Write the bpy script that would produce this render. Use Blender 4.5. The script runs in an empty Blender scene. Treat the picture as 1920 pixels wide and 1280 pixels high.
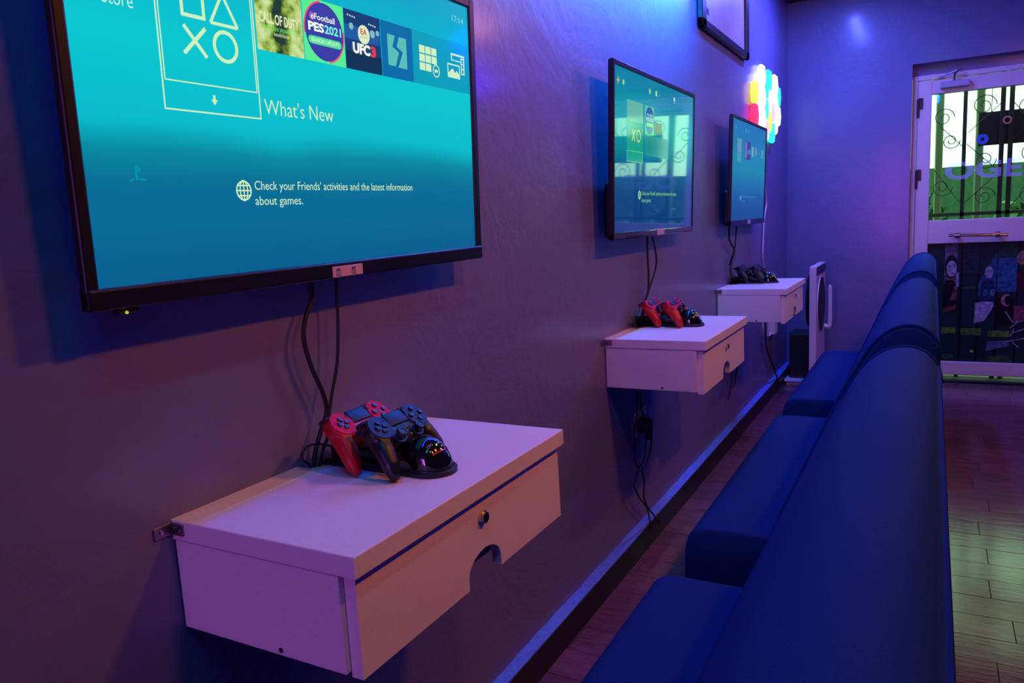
import bpy, bmesh, math, random
from mathutils import Vector, Matrix

random.seed(7)
S = bpy.context.scene
COL = S.collection
PI = math.pi

# ------------------------------------------------------------------ camera
cam_d = bpy.data.cameras.new('camera')
cam = bpy.data.objects.new('camera', cam_d)
COL.objects.link(cam)
CR, CU, CF = Vector((.8772, .4772, -.0526)), Vector((-.0269, .1583, .9870)), Vector((-.4793, .8644, -.1517))
M = Matrix((CR, CU, -CF)).transposed().to_4x4()
M.translation = Vector((1.0, 0.0, 1.3186))
cam.matrix_world = M
cam_d.sensor_width = 36
cam_d.lens = 1431.26 * 36 / 1920
cam_d.clip_start = .02
S.camera = cam
S.view_settings.view_transform = 'Standard'
S.view_settings.look = 'None'
S.view_settings.gamma = 1
S.view_settings.exposure = 0
S.view_settings.use_curve_mapping = False
S.cycles.max_bounces = 7; S.cycles.diffuse_bounces = 3; S.cycles.glossy_bounces = 3; S.cycles.transparent_max_bounces = 8
S.cycles.caustics_reflective = False; S.cycles.caustics_refractive = False


def lin(r, g, b):
    f = lambda c: (c / 255 / 12.92) if c / 255 <= .04045 else ((c / 255 + .055) / 1.055) ** 2.4
    return (f(r), f(g), f(b))


# ------------------------------------------------------------------ world (bright overcast garden light)
w = bpy.data.worlds.new('daylight'); S.world = w; w.use_nodes = True
bg = w.node_tree.nodes['Background']
bg.inputs[0].default_value = (.58, 1.0, .64, 1)
bg.inputs[1].default_value = 3.6


# ------------------------------------------------------------------ coloured room lights
def area(name, loc, target, sx, sy, col, power):
    d = bpy.data.lights.new(name, 'AREA'); d.shape = 'RECTANGLE'; d.size = sx; d.size_y = sy
    d.color = col; d.energy = power
    o = bpy.data.objects.new(name, d); COL.objects.link(o); o.location = loc
    z = (Vector(loc) - Vector(target)).normalized()
    x = Vector((0, 1, 0)) if abs(z.y) < .95 else Vector((1, 0, 0)); x = (x - z * x.dot(z)).normalized(); y = z.cross(x)
    m = Matrix((x, y, z)).transposed().to_4x4(); m.translation = loc
    o.matrix_world = m
    return o


LIGHTS = {
    # name: (location, target, length along y, width, colour, power)
    'green_ceiling_lamp': ((1.0, 3.4, 2.8), (0.95, 3.3, 0), 0.4, 0.06, (0.286, 1.000, 0.286), 2.10),
    'green_near_lamp': ((1.0, 0.2, 2.8), (0.95, 0.3, 0), 0.3, 0.06, (0.000, 1.000, 0.000), 1.50),
    'blue_near_lamp': ((1.0, -0.3, 2.8), (0.7, 0.2, 0), 0.4, 0.06, (0.000, 0.136, 1.000), 6.60),
    'blue_door_lamp': ((0.4, 5.2, 2.8), (0.4, 5.3, 0), 0.9, 0.06, (0.094, 0.125, 1.000), 48.00),
    'red_ceiling_lamp': ((1.85, 2.0, 2.8), (0.3, 2.0, 0.8), 0.25, 0.05, (1.000, 0.260, 0.000), 20.00),
    'pink_tube_lamp': ((1.98, 4.75, 2.8), (0.8, 3.8, 0.8), 0.7, 0.04, (1.000, 0.318, 0.455), 8.80),
    'red_far_lamp': ((1.9, 4.1, 2.8), (0.4, 3.6, 0.8), 0.3, 0.05, (1.000, 0.333, 0.000), 7.20),
    'red_near_fill': ((1.8, 0.9, 2.8), (0.3, 0.9, 0.8), 0.25, 0.05, (1.000, 0.250, 0.000), 8.80),  # added red fill for the nearest box, not a known fixture
    'cyan_wall_lamp': ((0.12, 2.2, 2.6), (0.07, 2.2, 0), 3.8, 0.04, (0.000, 0.037, 1.000), 24.00),
    'cyan_strip_lamp': ((0.18, 2.85, 2.4), (0.0, 2.85, 2.37), 1.3, 0.02, (0.000, 0.210, 1.000), 85.00),
    'violet_end_lamp': ((0.34, -5.8, 1.45), (0.34, 2, 1.45), 0.5, 2.2, (0.633, 0.143, 1.000), 90.00),
    'blue_far_lamp': ((2.6, 5.9, 2.6), (1.2, 4, 0), 0.5, 0.1, (0.000, 0.000, 1.000), 18.00),
}
for n, a in LIGHTS.items():
    lo = area(n, *a)


# ------------------------------------------------------------------ materials
def mat(name, col, rough=.6, metal=0., spec=.5, emit=None, estr=1., bump=None, bscale=40., bdist=.002, var=None, coat=0.):
    m = bpy.data.materials.new(name); m.use_nodes = True
    nt = m.node_tree; p = nt.nodes['Principled BSDF']
    p.inputs['Base Color'].default_value = (*col, 1)
    p.inputs['Roughness'].default_value = rough
    p.inputs['Metallic'].default_value = metal
    p.inputs['Specular IOR Level'].default_value = spec
    p.inputs['Coat Weight'].default_value = coat
    if emit is not None:
        p.inputs['Emission Color'].default_value = (*emit, 1)
        p.inputs['Emission Strength'].default_value = estr
    if bump or var:
        tc = nt.nodes.new('ShaderNodeTexCoord')
        nz = nt.nodes.new('ShaderNodeTexNoise'); nz.inputs['Scale'].default_value = bscale
        nz.inputs['Detail'].default_value = 5
        nt.links.new(tc.outputs['Object'], nz.inputs['Vector'])
        if bump:
            b = nt.nodes.new('ShaderNodeBump'); b.inputs['Strength'].default_value = bump
            b.inputs['Distance'].default_value = bdist
            nt.links.new(nz.outputs['Fac'], b.inputs['Height'])
            nt.links.new(b.outputs['Normal'], p.inputs['Normal'])
        if var:
            r = nt.nodes.new('ShaderNodeValToRGB')
            r.color_ramp.elements[0].position = .3; r.color_ramp.elements[1].position = .7
            r.color_ramp.elements[0].color = (*[c * (1 - var) for c in col], 1)
            r.color_ramp.elements[1].color = (*[min(1, c * (1 + var)) for c in col], 1)
            nt.links.new(nz.outputs['Fac'], r.inputs['Fac'])
            nt.links.new(r.outputs['Color'], p.inputs['Base Color'])
    return m


def emis(name, rgb, s=1.):
    return mat(name, (0, 0, 0), .4, emit=lin(*rgb), estr=s)


MT = {}
MT['plastic_black'] = mat('black_plastic', (.006, .006, .008), .38)
MT['gloss_black'] = mat('gloss_black', (.004, .004, .006), .08, coat=.3)
MT['pad_black'] = mat('pad_black', (.005, .005, .009), .36)
MT['pad_black_face_blue_lit'] = mat('pad_black_face_blue_lit', (.014, .014, .06), .45, spec=.35)  # black plastic with the overhead blue lamp's reflection mixed into its colour
MT['pad_red'] = mat('pad_red', (.50, .003, .006), .4)
MT['pad_red_face_lit'] = mat('pad_red_face_lit', (.66, .006, .07), .6, spec=.2)  # same red as the body, violet room light painted into the colour
MT['button'] = mat('button_grey', (.02, .02, .03), .35)
MT['touch'] = mat('touch_black_blue_lit', (.012, .012, .04), .42, spec=.35)  # black touchpad, blue lamp sheen put into the base colour
MT['rubber'] = mat('rubber', (.008, .008, .009), .6)
MT['mdf'] = mat('mdf_white', (.84, .76, .72), .5, bump=.25, bscale=220, bdist=.0006, var=.03)
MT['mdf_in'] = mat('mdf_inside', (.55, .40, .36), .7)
MT['chrome'] = mat('chrome', (.75, .72, .74), .15, 1.)
MT['steel'] = mat('steel', (.42, .38, .38), .3, 1.)
MT['sofa'] = mat('sofa_fabric', (.007, .034, .16), .85, spec=.08, bump=.35, bscale=420, bdist=.001, var=.12)
MT['sofa_dark'] = mat('sofa_underside', (.006, .006, .012), .8)
MT['white_cable'] = mat('white_cable', (.8, .8, .8), .5)
MT['white_plastic'] = mat('white_plastic', (.72, .70, .72), .4)
MT['upvc'] = mat('upvc', (.74, .64, .58), .4)
MT['dark_iron'] = mat('dark_iron', (.03, .045, .04), .5)
MT['pale_iron'] = mat('pale_iron', (.22, .30, .16), .6)
MT['frame'] = mat('frame_black', (.012, .012, .016), .35)
MT['paper'] = mat('paper', (.55, .52, .60), .35, var=.10, bscale=6)
MT['grout'] = mat('grout', (.06, .04, .05), .8)
MT['ledge'] = mat('plaster_ledge', (.09, .20, .72), .6, bump=.5, bscale=60, var=.15)
MT['skirting'] = mat('skirting_black', (.012, .010, .014), .45)
MT['ceiling'] = mat('ceiling_paint', (.08, .09, .20), .8)
MT['dark_wall'] = mat('dark_wall_paint', (.05, .05, .08), .7)
MT['garden'] = mat('garden_ground', (.10, .16, .05), .9)
MT['leaf'] = mat('leaf', (.03, .12, .035), .6)
MT['stem'] = mat('stem', (.08, .05, .03), .8)
MT['gwall'] = mat('garden_wall', (.035, .09, .05), .9, bump=.4, bscale=20, var=.2)
MT['sign_dark'] = mat('sign_dark', (.010, .014, .014), .5)


def wall_material(c0=(.160, .150, .300), c1=(.198, .185, .365)):
    m = bpy.data.materials.new('painted_plaster'); m.use_nodes = True
    nt = m.node_tree; p = nt.nodes['Principled BSDF']; L = nt.links.new
    p.inputs['Roughness'].default_value = .42
    p.inputs['Specular IOR Level'].default_value = .4
    p.inputs['Coat Weight'].default_value = .30; p.inputs['Coat Roughness'].default_value = .16
    tc = nt.nodes.new('ShaderNodeTexCoord')
    n1 = nt.nodes.new('ShaderNodeTexNoise'); n1.inputs['Scale'].default_value = 3.2; n1.inputs['Detail'].default_value = 8; n1.inputs['Roughness'].default_value = .62
    n1.inputs['Distortion'].default_value = .6
    n2 = nt.nodes.new('ShaderNodeTexNoise'); n2.inputs['Scale'].default_value = 26; n2.inputs['Detail'].default_value = 4
    n3 = nt.nodes.new('ShaderNodeTexNoise'); n3.inputs['Scale'].default_value = 1.4; n3.inputs['Detail'].default_value = 2
    for n in (n1, n2, n3): L(tc.outputs['Object'], n.inputs['Vector'])
    mx = nt.nodes.new('ShaderNodeMath'); mx.operation = 'MULTIPLY_ADD'; mx.inputs[1].default_value = .16
    L(n2.outputs['Fac'], mx.inputs[0]); L(n1.outputs['Fac'], mx.inputs[2])
    b = nt.nodes.new('ShaderNodeBump'); b.inputs['Strength'].default_value = .45; b.inputs['Distance'].default_value = .015
    L(mx.outputs[0], b.inputs['Height']); L(b.outputs['Normal'], p.inputs['Normal'])
    r = nt.nodes.new('ShaderNodeValToRGB')
    r.color_ramp.elements[0].color = (*c0, 1); r.color_ramp.elements[1].color = (*c1, 1)
    L(n3.outputs['Fac'], r.inputs['Fac']); L(r.outputs['Color'], p.inputs['Base Color'])
    return m


MT['wall'] = wall_material()
MT['wall_light_offset'] = wall_material((.115, .140, .26), (.145, .170, .31))  # same wall paint, red lowered to offset the violet lamp's light


def tile_material():
    m = bpy.data.materials.new('floor_tile'); m.use_nodes = True
    nt = m.node_tree; p = nt.nodes['Principled BSDF']; L = nt.links.new
    p.inputs['Roughness'].default_value = .14
    tc = nt.nodes.new('ShaderNodeTexCoord'); oi = nt.nodes.new('ShaderNodeObjectInfo')
    mp = nt.nodes.new('ShaderNodeMapping'); mp.inputs['Scale'].default_value = (3, 22, 3)
    ad = nt.nodes.new('ShaderNodeVectorMath'); ad.operation = 'ADD'
    L(tc.outputs['Object'], ad.inputs[0]); L(oi.outputs['Location'], ad.inputs[1]); L(ad.outputs[0], mp.inputs['Vector'])
    n = nt.nodes.new('ShaderNodeTexNoise'); n.inputs['Scale'].default_value = 2.2; n.inputs['Detail'].default_value = 6; n.inputs['Distortion'].default_value = 1.2
    L(mp.outputs['Vector'], n.inputs['Vector'])
    r = nt.nodes.new('ShaderNodeValToRGB')
    r.color_ramp.elements[0].position = .3; r.color_ramp.elements[1].position = .75
    r.color_ramp.elements[0].color = (.11, .040, .062, 1); r.color_ramp.elements[1].color = (.185, .080, .115, 1)
    L(n.outputs['Fac'], r.inputs['Fac'])
    hsv = nt.nodes.new('ShaderNodeHueSaturation')
    ma = nt.nodes.new('ShaderNodeMapRange'); ma.inputs[3].default_value = .85; ma.inputs[4].default_value = 1.15
    L(oi.outputs['Random'], ma.inputs[0]); L(ma.outputs[0], hsv.inputs['Value']); L(r.outputs['Color'], hsv.inputs['Color'])
    L(hsv.outputs['Color'], p.inputs['Base Color'])
    b = nt.nodes.new('ShaderNodeBump'); b.inputs['Strength'].default_value = .12; b.inputs['Distance'].default_value = .003
    L(n.outputs['Fac'], b.inputs['Height']); L(b.outputs['Normal'], p.inputs['Normal'])
    return m


MT['tile'] = tile_material()


def glass_material(name, tint, gloss=.12):
    m = bpy.data.materials.new(name); m.use_nodes = True
    nt = m.node_tree; nt.nodes.remove(nt.nodes['Principled BSDF'])
    out = nt.nodes['Material Output']
    t = nt.nodes.new('ShaderNodeBsdfTransparent'); t.inputs[0].default_value = (*tint, 1)
    g = nt.nodes.new('ShaderNodeBsdfGlossy'); g.inputs['Roughness'].default_value = .03
    f = nt.nodes.new('ShaderNodeFresnel'); f.inputs[0].default_value = 1.45
    x = nt.nodes.new('ShaderNodeMixShader')
    nt.links.new(f.outputs[0], x.inputs[0]); nt.links.new(t.outputs[0], x.inputs[1]); nt.links.new(g.outputs[0], x.inputs[2])
    nt.links.new(x.outputs[0], out.inputs[0])
    return m


MT['glass'] = glass_material('window_glass', (.86, .95, .88))


def screen_material(name, stops, rough=.07):
    """picture on a television: colours by height on the panel (object Y), given off by the screen"""
    m = bpy.data.materials.new(name); m.use_nodes = True
    nt = m.node_tree; p = nt.nodes['Principled BSDF']; L = nt.links.new
    p.inputs['Base Color'].default_value = (.01, .01, .012, 1); p.inputs['Roughness'].default_value = rough
    tc = nt.nodes.new('ShaderNodeTexCoord'); sp = nt.nodes.new('ShaderNodeSeparateXYZ')
    L(tc.outputs['Object'], sp.inputs[0])
    nz = nt.nodes.new('ShaderNodeTexNoise'); nz.inputs['Scale'].default_value = 3.0; nz.inputs['Detail'].default_value = 1
    L(tc.outputs['Object'], nz.inputs['Vector'])
    a = nt.nodes.new('ShaderNodeMath'); a.operation = 'MULTIPLY_ADD'; a.inputs[1].default_value = .05
    L(nz.outputs['Fac'], a.inputs[0]); L(sp.outputs['Y'], a.inputs[2])
    b = nt.nodes.new('ShaderNodeMath'); b.operation = 'SUBTRACT'; b.inputs[1].default_value = .025
    L(a.outputs[0], b.inputs[0])
    mr = nt.nodes.new('ShaderNodeMapRange'); mr.inputs[1].default_value = 0; mr.inputs[2].default_value = .6
    L(b.outputs[0], mr.inputs[0])
    r = nt.nodes.new('ShaderNodeValToRGB'); cr = r.color_ramp
    while len(cr.elements) < len(stops): cr.elements.new(.5)
    for e, (y, c) in zip(cr.elements, stops):
        e.position = y / .6; e.color = (*lin(*c), 1)
    L(mr.outputs[0], r.inputs['Fac'])
    L(r.outputs['Color'], p.inputs['Emission Color']); p.inputs['Emission Strength'].default_value = 1
    return m


# ------------------------------------------------------------------ mesh helpers
def bm_new(): return bmesh.new()


def bx(bm, a, b, bev=0., seg=2):
    """box between corners a and b, optionally with rounded edges"""
    r = bmesh.ops.create_cube(bm, size=1)
    vs = r['verts']
    ce = [(a[i] + b[i]) / 2 for i in range(3)]; sz = [abs(b[i] - a[i]) for i in range(3)]
    for v in vs: v.co = Vector((v.co.x * sz[0] + ce[0], v.co.y * sz[1] + ce[1], v.co.z * sz[2] + ce[2]))
    if bev > 0:
        es = list({e for v in vs for e in v.link_edges})
        bmesh.ops.bevel(bm, geom=es, offset=min(bev, min(sz) * .49), segments=seg, profile=.5, affect='EDGES')
    return bm


def cyl(bm, c, axis, r, h, seg=20, r2=None):
    m = Vector((0, 0, 1)).rotation_difference(Vector(axis)).to_matrix().to_4x4()
    m.translation = Vector(c)
    bmesh.ops.create_cone(bm, cap_ends=True, segments=seg, radius1=r, radius2=r if r2 is None else r2, depth=h, matrix=m)
    return bm


def ball(bm, c, r, s=(1, 1, 1), u=20, v=12):
    m = Matrix.Diagonal((*s, 1)); m.translation = Vector(c)
    bmesh.ops.create_uvsphere(bm, u_segments=u, v_segments=v, radius=r, matrix=m)
    return bm


def prism(bm, pts, ax, a, b):
    """polygon pts (2D) extruded along axis ax from a to b; 2D axes follow cyclically"""
    def P(p, t):
        if ax == 'x': return Vector((t, p[0], p[1]))
        if ax == 'y': return Vector((p[0], t, p[1]))
        return Vector((p[0], p[1], t))
    A = [bm.verts.new(P(p, a)) for p in pts]; B = [bm.verts.new(P(p, b)) for p in pts]
    n = len(pts)
    f1 = bm.faces.new(A); f2 = bm.faces.new(list(reversed(B)))
    for i in range(n):
        bm.faces.new((A[i], B[i], B[(i + 1) % n], A[(i + 1) % n]))
    bmesh.ops.recalc_face_normals(bm, faces=bm.faces)
    return f1, f2


def smooth_path(pts, n=6):
    pts = [Vector(p) for p in pts]; out = []
    for i in range(len(pts) - 1):
        p0 = pts[max(i - 1, 0)]; p1 = pts[i]; p2 = pts[i + 1]; p3 = pts[min(i + 2, len(pts) - 1)]
        for k in range(n):
            t = k / n
            out.append(.5 * ((2 * p1) + (p2 - p0) * t + (2 * p0 - 5 * p1 + 4 * p2 - p3) * t * t + (3 * p1 - p0 - 3 * p2 + p3) * t ** 3))
    out.append(pts[-1]); return out


def tube(bm, pts, r, seg=8, smooth=True, n=6, closed=False):
    P = smooth_path(pts, n) if smooth else [Vector(p) for p in pts]
    up = None; rings = []
    for i, p in enumerate(P):
        if closed: d = P[(i + 1) % len(P)] - P[i - 1]
        else: d = (P[min(i + 1, len(P) - 1)] - P[max(i - 1, 0)])
        d.normalize()
        if up is None:
            up = Vector((0, 0, 1)) if abs(d.z) < .9 else Vector((1, 0, 0))
        a = (up - d * up.dot(d)).normalized(); b = d.cross(a); up = a
        rr = r(i / (len(P) - 1)) if callable(r) else r
        rings.append([bm.verts.new(p + (a * math.cos(2 * PI * k / seg) + b * math.sin(2 * PI * k / seg)) * rr) for k in range(seg)])
    m = len(rings)
    for i in range(m if closed else m - 1):
        A, B = rings[i], rings[(i + 1) % m]
        for k in range(seg):
            bm.faces.new((A[k], A[(k + 1) % seg], B[(k + 1) % seg], B[k]))
    if not closed:
        bm.faces.new(list(reversed(rings[0]))); bm.faces.new(rings[-1])
    return bm


def ring(bm, c, r1, r2, z0, z1, seg=28, sx=1., a0=0., a1=2 * PI):
    """flat ring in XY with thickness"""
    full = abs(a1 - a0 - 2 * PI) < 1e-6
    n = seg; V = []
    for i in range(n if full else n + 1):
        t = a0 + (a1 - a0) * i / n
        V.append([bm.verts.new((c[0] + r * sx * math.cos(t), c[1] + r * math.sin(t), z)) for r, z in ((r1, z0), (r2, z0), (r2, z1), (r1, z1))])
    for i in range(n):
        A, B = V[i], V[(i + 1) % len(V)]
        for k in range(4): bm.faces.new((A[k], A[(k + 1) % 4], B[(k + 1) % 4], B[k]))
    if not full:
        bm.faces.new(V[0]); bm.faces.new(list(reversed(V[-1])))
    bmesh.ops.recalc_face_normals(bm, faces=bm.faces)
    return bm


def to_mesh(name, bm, m, smooth=None):
    me = bpy.data.meshes.new(name); bm.normal_update(); bm.to_mesh(me); bm.free()
    if isinstance(m, str): m = MT[m]
    me.materials.append(m)
    if smooth:
        for p in me.polygons: p.use_smooth = True
        if smooth != 'all':
            me.set_sharp_from_angle(angle=math.radians(smooth if smooth is not True else 40))
    return me


def obj(name, bm, m, parent=None, smooth=None):
    me = bm if isinstance(bm, bpy.types.Mesh) else to_mesh(name, bm, m, smooth)
    o = bpy.data.objects.new(name, me); COL.objects.link(o)
    if parent is not None: o.parent = parent
    return o


def tag(o, label=None, cat=None, group=None, kind=None):
    if label: o['label'] = label
    if cat: o['category'] = cat
    if group: o['group'] = group
    if kind: o['kind'] = kind
    return o


def thing(name, label, cat, loc=(0, 0, 0), mw=None, group=None):
    o = bpy.data.objects.new(name, None); COL.objects.link(o); o.empty_display_size = .05
    if mw is not None: o.matrix_world = mw
    else: o.location = loc
    return tag(o, label, cat, group)


def wp(name, bm, m, root, smooth=None):
    """part given in world coordinates under an unrotated root"""
    bmesh.ops.translate(bm, verts=bm.verts, vec=-root.location)
    return obj(name, bm, m, root, smooth)


def struct(name, bm, m, label=None, smooth=None):
    o = obj(name, bm, m, None, smooth); o['kind'] = 'structure'
    if label: o['label'] = label
    return o


def copy_tree(o, parent=None):
    c = o.copy(); COL.objects.link(c)
    if parent is not None: c.parent = parent
    for ch in list(o.children): copy_tree(ch, c)
    return c


def text_bm(s, x0, base, width, cap, z=0., bold=0., bm=None, dep=0.):
    """lettering laid in the XY plane: left edge x0, baseline, total width, capital height"""
    cu = bpy.data.curves.new('t', 'FONT'); cu.body = s; cu.resolution_u = 3; cu.offset = bold
    t = bpy.data.objects.new('t', cu); COL.objects.link(t)
    bpy.context.view_layer.update()
    dg = bpy.context.evaluated_depsgraph_get()
    me = bpy.data.meshes.new_from_object(t.evaluated_get(dg))
    bpy.data.objects.remove(t); bpy.data.curves.remove(cu)
    b2 = bmesh.new(); b2.from_mesh(me); bpy.data.meshes.remove(me)
    xs = [v.co.x for v in b2.verts]; mn, mxx = min(xs), max(xs)
    sx = width / (mxx - mn); sy = cap / .69
    for v in b2.verts: v.co = Vector((x0 + (v.co.x - mn) * sx, base + v.co.y * sy, z))
    if bm is None: return b2
    tmp = bpy.data.meshes.new('t'); b2.to_mesh(tmp); b2.free(); bm.from_mesh(tmp); bpy.data.meshes.remove(tmp)
    return bm


def quad(bm, x0, y0, x1, y1, z=0.):
    bm.faces.new([bm.verts.new(p) for p in ((x0, y0, z), (x1, y0, z), (x1, y1, z), (x0, y1, z))]); return bm


def poly(bm, pts, z=0.):
    bm.faces.new([bm.verts.new((p[0], p[1], z)) for p in pts]); return bm


def disc(bm, cx, cy, r, z=0., n=28, sy=1.):
    return poly(bm, [(cx + r * math.cos(2 * PI * k / n), cy + r * sy * math.sin(2 * PI * k / n)) for k in range(n)], z)


def stroke(bm, a, b, wd, z=0.):
    a, b = Vector(a), Vector(b); d = (b - a).normalized(); n = Vector((-d.y, d.x)) * wd / 2
    return poly(bm, [a - n, b - n, b + n, a + n], z)


def outline(bm, x0, y0, x1, y1, wd, z=0.):
    quad(bm, x0, y0, x1, y0 + wd, z); quad(bm, x0, y1 - wd, x1, y1, z)
    quad(bm, x0, y0 + wd, x0 + wd, y1 - wd, z); quad(bm, x1 - wd, y0 + wd, x1, y1 - wd, z); return bm


def flat_ring(bm, cx, cy, r1, r2, z=0., n=32, a0=0., a1=2 * PI):
    for k in range(n):
        t0 = a0 + (a1 - a0) * k / n; t1 = a0 + (a1 - a0) * (k + 1) / n
        poly(bm, [(cx + r1 * math.cos(t0), cy + r1 * math.sin(t0)), (cx + r2 * math.cos(t0), cy + r2 * math.sin(t0)),
                  (cx + r2 * math.cos(t1), cy + r2 * math.sin(t1)), (cx + r1 * math.cos(t1), cy + r1 * math.sin(t1))], z)
    return bm


# ================================================================== the room
YW, YD, XR, YN, ZC = 6.34, 6.42, 4.2, -6.6, 2.87
DX0, DX1, DZ = .846, 1.90, 2.285        # door opening in the far wall

struct('wall_left', bx(bm_new(), (-.12, YN, 0), (0, YW + .2, ZC)), 'wall')
struct('wall_right', bx(bm_new(), (XR, YN, 0), (XR + .12, YW + .2, ZC)), 'dark_wall')
struct('wall_near', bx(bm_new(), (-.12, YN - .12, 0), (XR + .12, YN, ZC)), 'dark_wall')
b = bm_new()
bx(b, (0, YW, 0), (DX0, YW + .2, ZC)); bx(b, (DX1, YW, 0), (XR, YW + .2, ZC)); bx(b, (DX0, YW, DZ), (DX1, YW + .2, ZC))
struct('wall_far', b, 'wall_light_offset')
struct('ceiling', bx(bm_new(), (-.12, YN - .12, ZC), (XR + .12, YW + .2, ZC + .1)), 'ceiling')
b = bm_new(); bx(b, (0, YW - .10, ZC - .03), (.22, YW, ZC)); struct('trim_1', b, 'skirting')

# floor: grout bed and single tiles
fl = struct('floor', bx(bm_new(), (-.12, YN, -.08), (XR, YW + .3, -.004)), 'grout')
TW, TL = .14, .60
tile_me = to_mesh('tile', bx(bm_new(), (-TL / 2 + .0009, -TW / 2 + .0009, -.010), (TL / 2 - .0009, TW / 2 - .0009, 0), .0008, 1), 'tile')
rest = bm_new(); row = 0; ntile = 0
rows = []
y = 6.265
while y > YN + TW:
    rows.append(y); y -= TW
offs = [0, .31, .05, .29, 0, .34, .02, .27]
for i, yc in enumerate(rows):
    x = 1.50 + offs[i % 8] + random.uniform(-.015, .015) - TL * 4
    while x < XR - .1:
        c = x
        if c - TL / 2 > XR or c + TL / 2 < 0: x += TL; continue
        if yc > 1.0 and -.25 < c < 2.1 and ntile < 290:
            o = obj('tile', tile_me, None, fl); o.location = (c, yc, random.uniform(-.0004, .0004)); ntile += 1
        else:
            bx(rest, (max(c - TL / 2 + .0015, 0), yc - TW / 2 + .0015, -.010), (min(c + TL / 2 - .0015, XR), yc + TW / 2 - .0015, 0))
        x += TL
o = obj('tile_field', rest, 'tile', fl); o['kind'] = 'stuff'

# skirting along the left wall: black board with a pale dusty ledge on top
b = bm_new(); prism(b, [(0, 0), (.030, 0), (.030, .098), (0, .104)], 'y', YN, YW)
bb = struct('baseboard_left', b, 'skirting')
b = bm_new()
ys = [YN + k * (YW - YN) / 220 for k in range(221)]
vs = []
for yy in ys:
    j = random.uniform(-.003, .003)
    vs.append([b.verts.new(p) for p in ((0, yy, .100), (.0305, yy, .096), (.0305, yy, .101 + random.uniform(-.001, .001)), (0, yy, .113 + j))])
for A, B in zip(vs, vs[1:]):
    for k in range(4): b.faces.new((A[k], A[(k + 1) % 4], B[(k + 1) % 4], B[k]))
bmesh.ops.recalc_face_normals(b, faces=b.faces)
obj('ledge', b, 'ledge', bb, 60)

# ================================================================== door with glazed upper half and picture-covered lower half
dr = bpy.data.objects.new('door_1', None); COL.objects.link(dr); dr.location = (1.37, YD, 0); dr['kind'] = 'structure'
D = (1.37, YD, 0)
GX0, GX1 = .972, 1.79
b = bm_new()
for a, c in (((DX0 + .002, YD - .03, .0), (.880, YD + .05, 2.207)), ((DX1 - .036, YD - .03, .0), (DX1 - .002, YD + .05, 2.207)), ((.880, YD - .03, 2.172), (DX1 - .036, YD + .05, 2.207))):
    bx(b, a, c, .004, 1)
wp('door_frame', b, 'upvc', dr)
for nm, a, c in (('stile', (.884, YD - .035, .050), (GX0, YD + .03, 2.166)), ('stile', (GX1, YD - .035, .050), (DX1 - .04, YD + .03, 2.166)),
                 ('rail', (GX0, YD - .035, 2.070), (GX1, YD + .03, 2.166)), ('rail', (GX0, YD - .035, 1.015), (GX1, YD + .03, 1.183)),
                 ('rail', (GX0, YD - .035, .050), (GX1, YD + .03, .147))):
    wp(nm, bx(bm_new(), a, c, .005, 2), 'upvc', dr)
wp('pane', bx(bm_new(), (GX0 - .005, YD, 1.178), (GX1 + .005, YD + .006, 2.075)), 'glass', dr)
wp('threshold', bx(bm_new(), (DX0, YD - .06, -.003), (DX1, YD + .06, .012), .003, 1), 'skirting', dr)
wp('lintel', bx(bm_new(), (DX0, YD + .02, 2.207), (DX1, YD + .12, DZ)), 'wall', dr)
for z0 in (1.417, 1.917):
    h = wp('hinge', bx(bm_new(), (.878, YD - .050, z0), (.894, YD - .032, z0 + .13), .004, 1), 'plastic_black', dr)
    wp('hinge_leaf', bx(bm_new(), (.884, YD - .046, z0 + .06), (.915, YD - .034, z0 + .135), .003, 1), 'plastic_black', dr)
# closer
b = bm_new(); bx(b, (1.02, YD - .085, 2.098), (1.20, YD - .035, 2.142), .008, 2)
cl = wp('door_closer', b, mat('closer_silver', (.42, .40, .48), .4), dr)
b = bm_new(); tube(b, [(1.105, YD - .06, 2.142), (1.11, YD - .08, 2.19), (1.147, YD - .085, 2.215)], .007, 6); wp('closer_arm', b, 'steel', dr, 40)
b = bm_new(); tube(b, [(1.147, YD - .085, 2.215), (1.0, YD - .05, 2.18)], .006, 6, False); bx(b, (.965, YD - .05, 2.172), (1.025, YD - .03, 2.188)); wp('closer_arm', b, 'steel', dr, 40)
# pull bar
b = bm_new(); tube(b, [(1.10, YD - .095, 1.075), (1.46, YD - .095, 1.065)], .011, 12, False); hb = wp('handle', b, 'chrome', dr, 40)
for x in (1.155, 1.40):
    b = bm_new(); cyl(b, (x, YD - .066, 1.0725), (0, 1, 0), .013, .06, 12); cyl(b, (x, YD - .095, 1.0725), (1, 0, 0), .019, .03, 14)
    wp('handle_mount', b, 'steel', dr, 40)
# film lettering on the upper glass
FILM = mat('window_film', (.62, .60, .86), .5); 
FILM.node_tree.nodes['Principled BSDF'].inputs['Alpha'].default_value = .55
def upright(bm, x, yy, z):     # XY drawing -> standing in the XZ plane, facing the room
    for v in bm.verts: v.co = Vector((v.co.x + x, yy - v.co.z, v.co.y + z))
    return bm
b = text_bm('OGE', 0, 0, .465, .115, bold=.035); wp('film_lettering', upright(b, 1.066, YD - .003, 1.470), FILM, dr)
b = bm_new(); flat_ring(b, 0, 0, .012, .036, 0, 20); 
wp('film_ring', upright(b, 1.29, YD - .003, 1.732), mat('film_blue', (.03, .16, .55), .5), dr)

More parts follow.
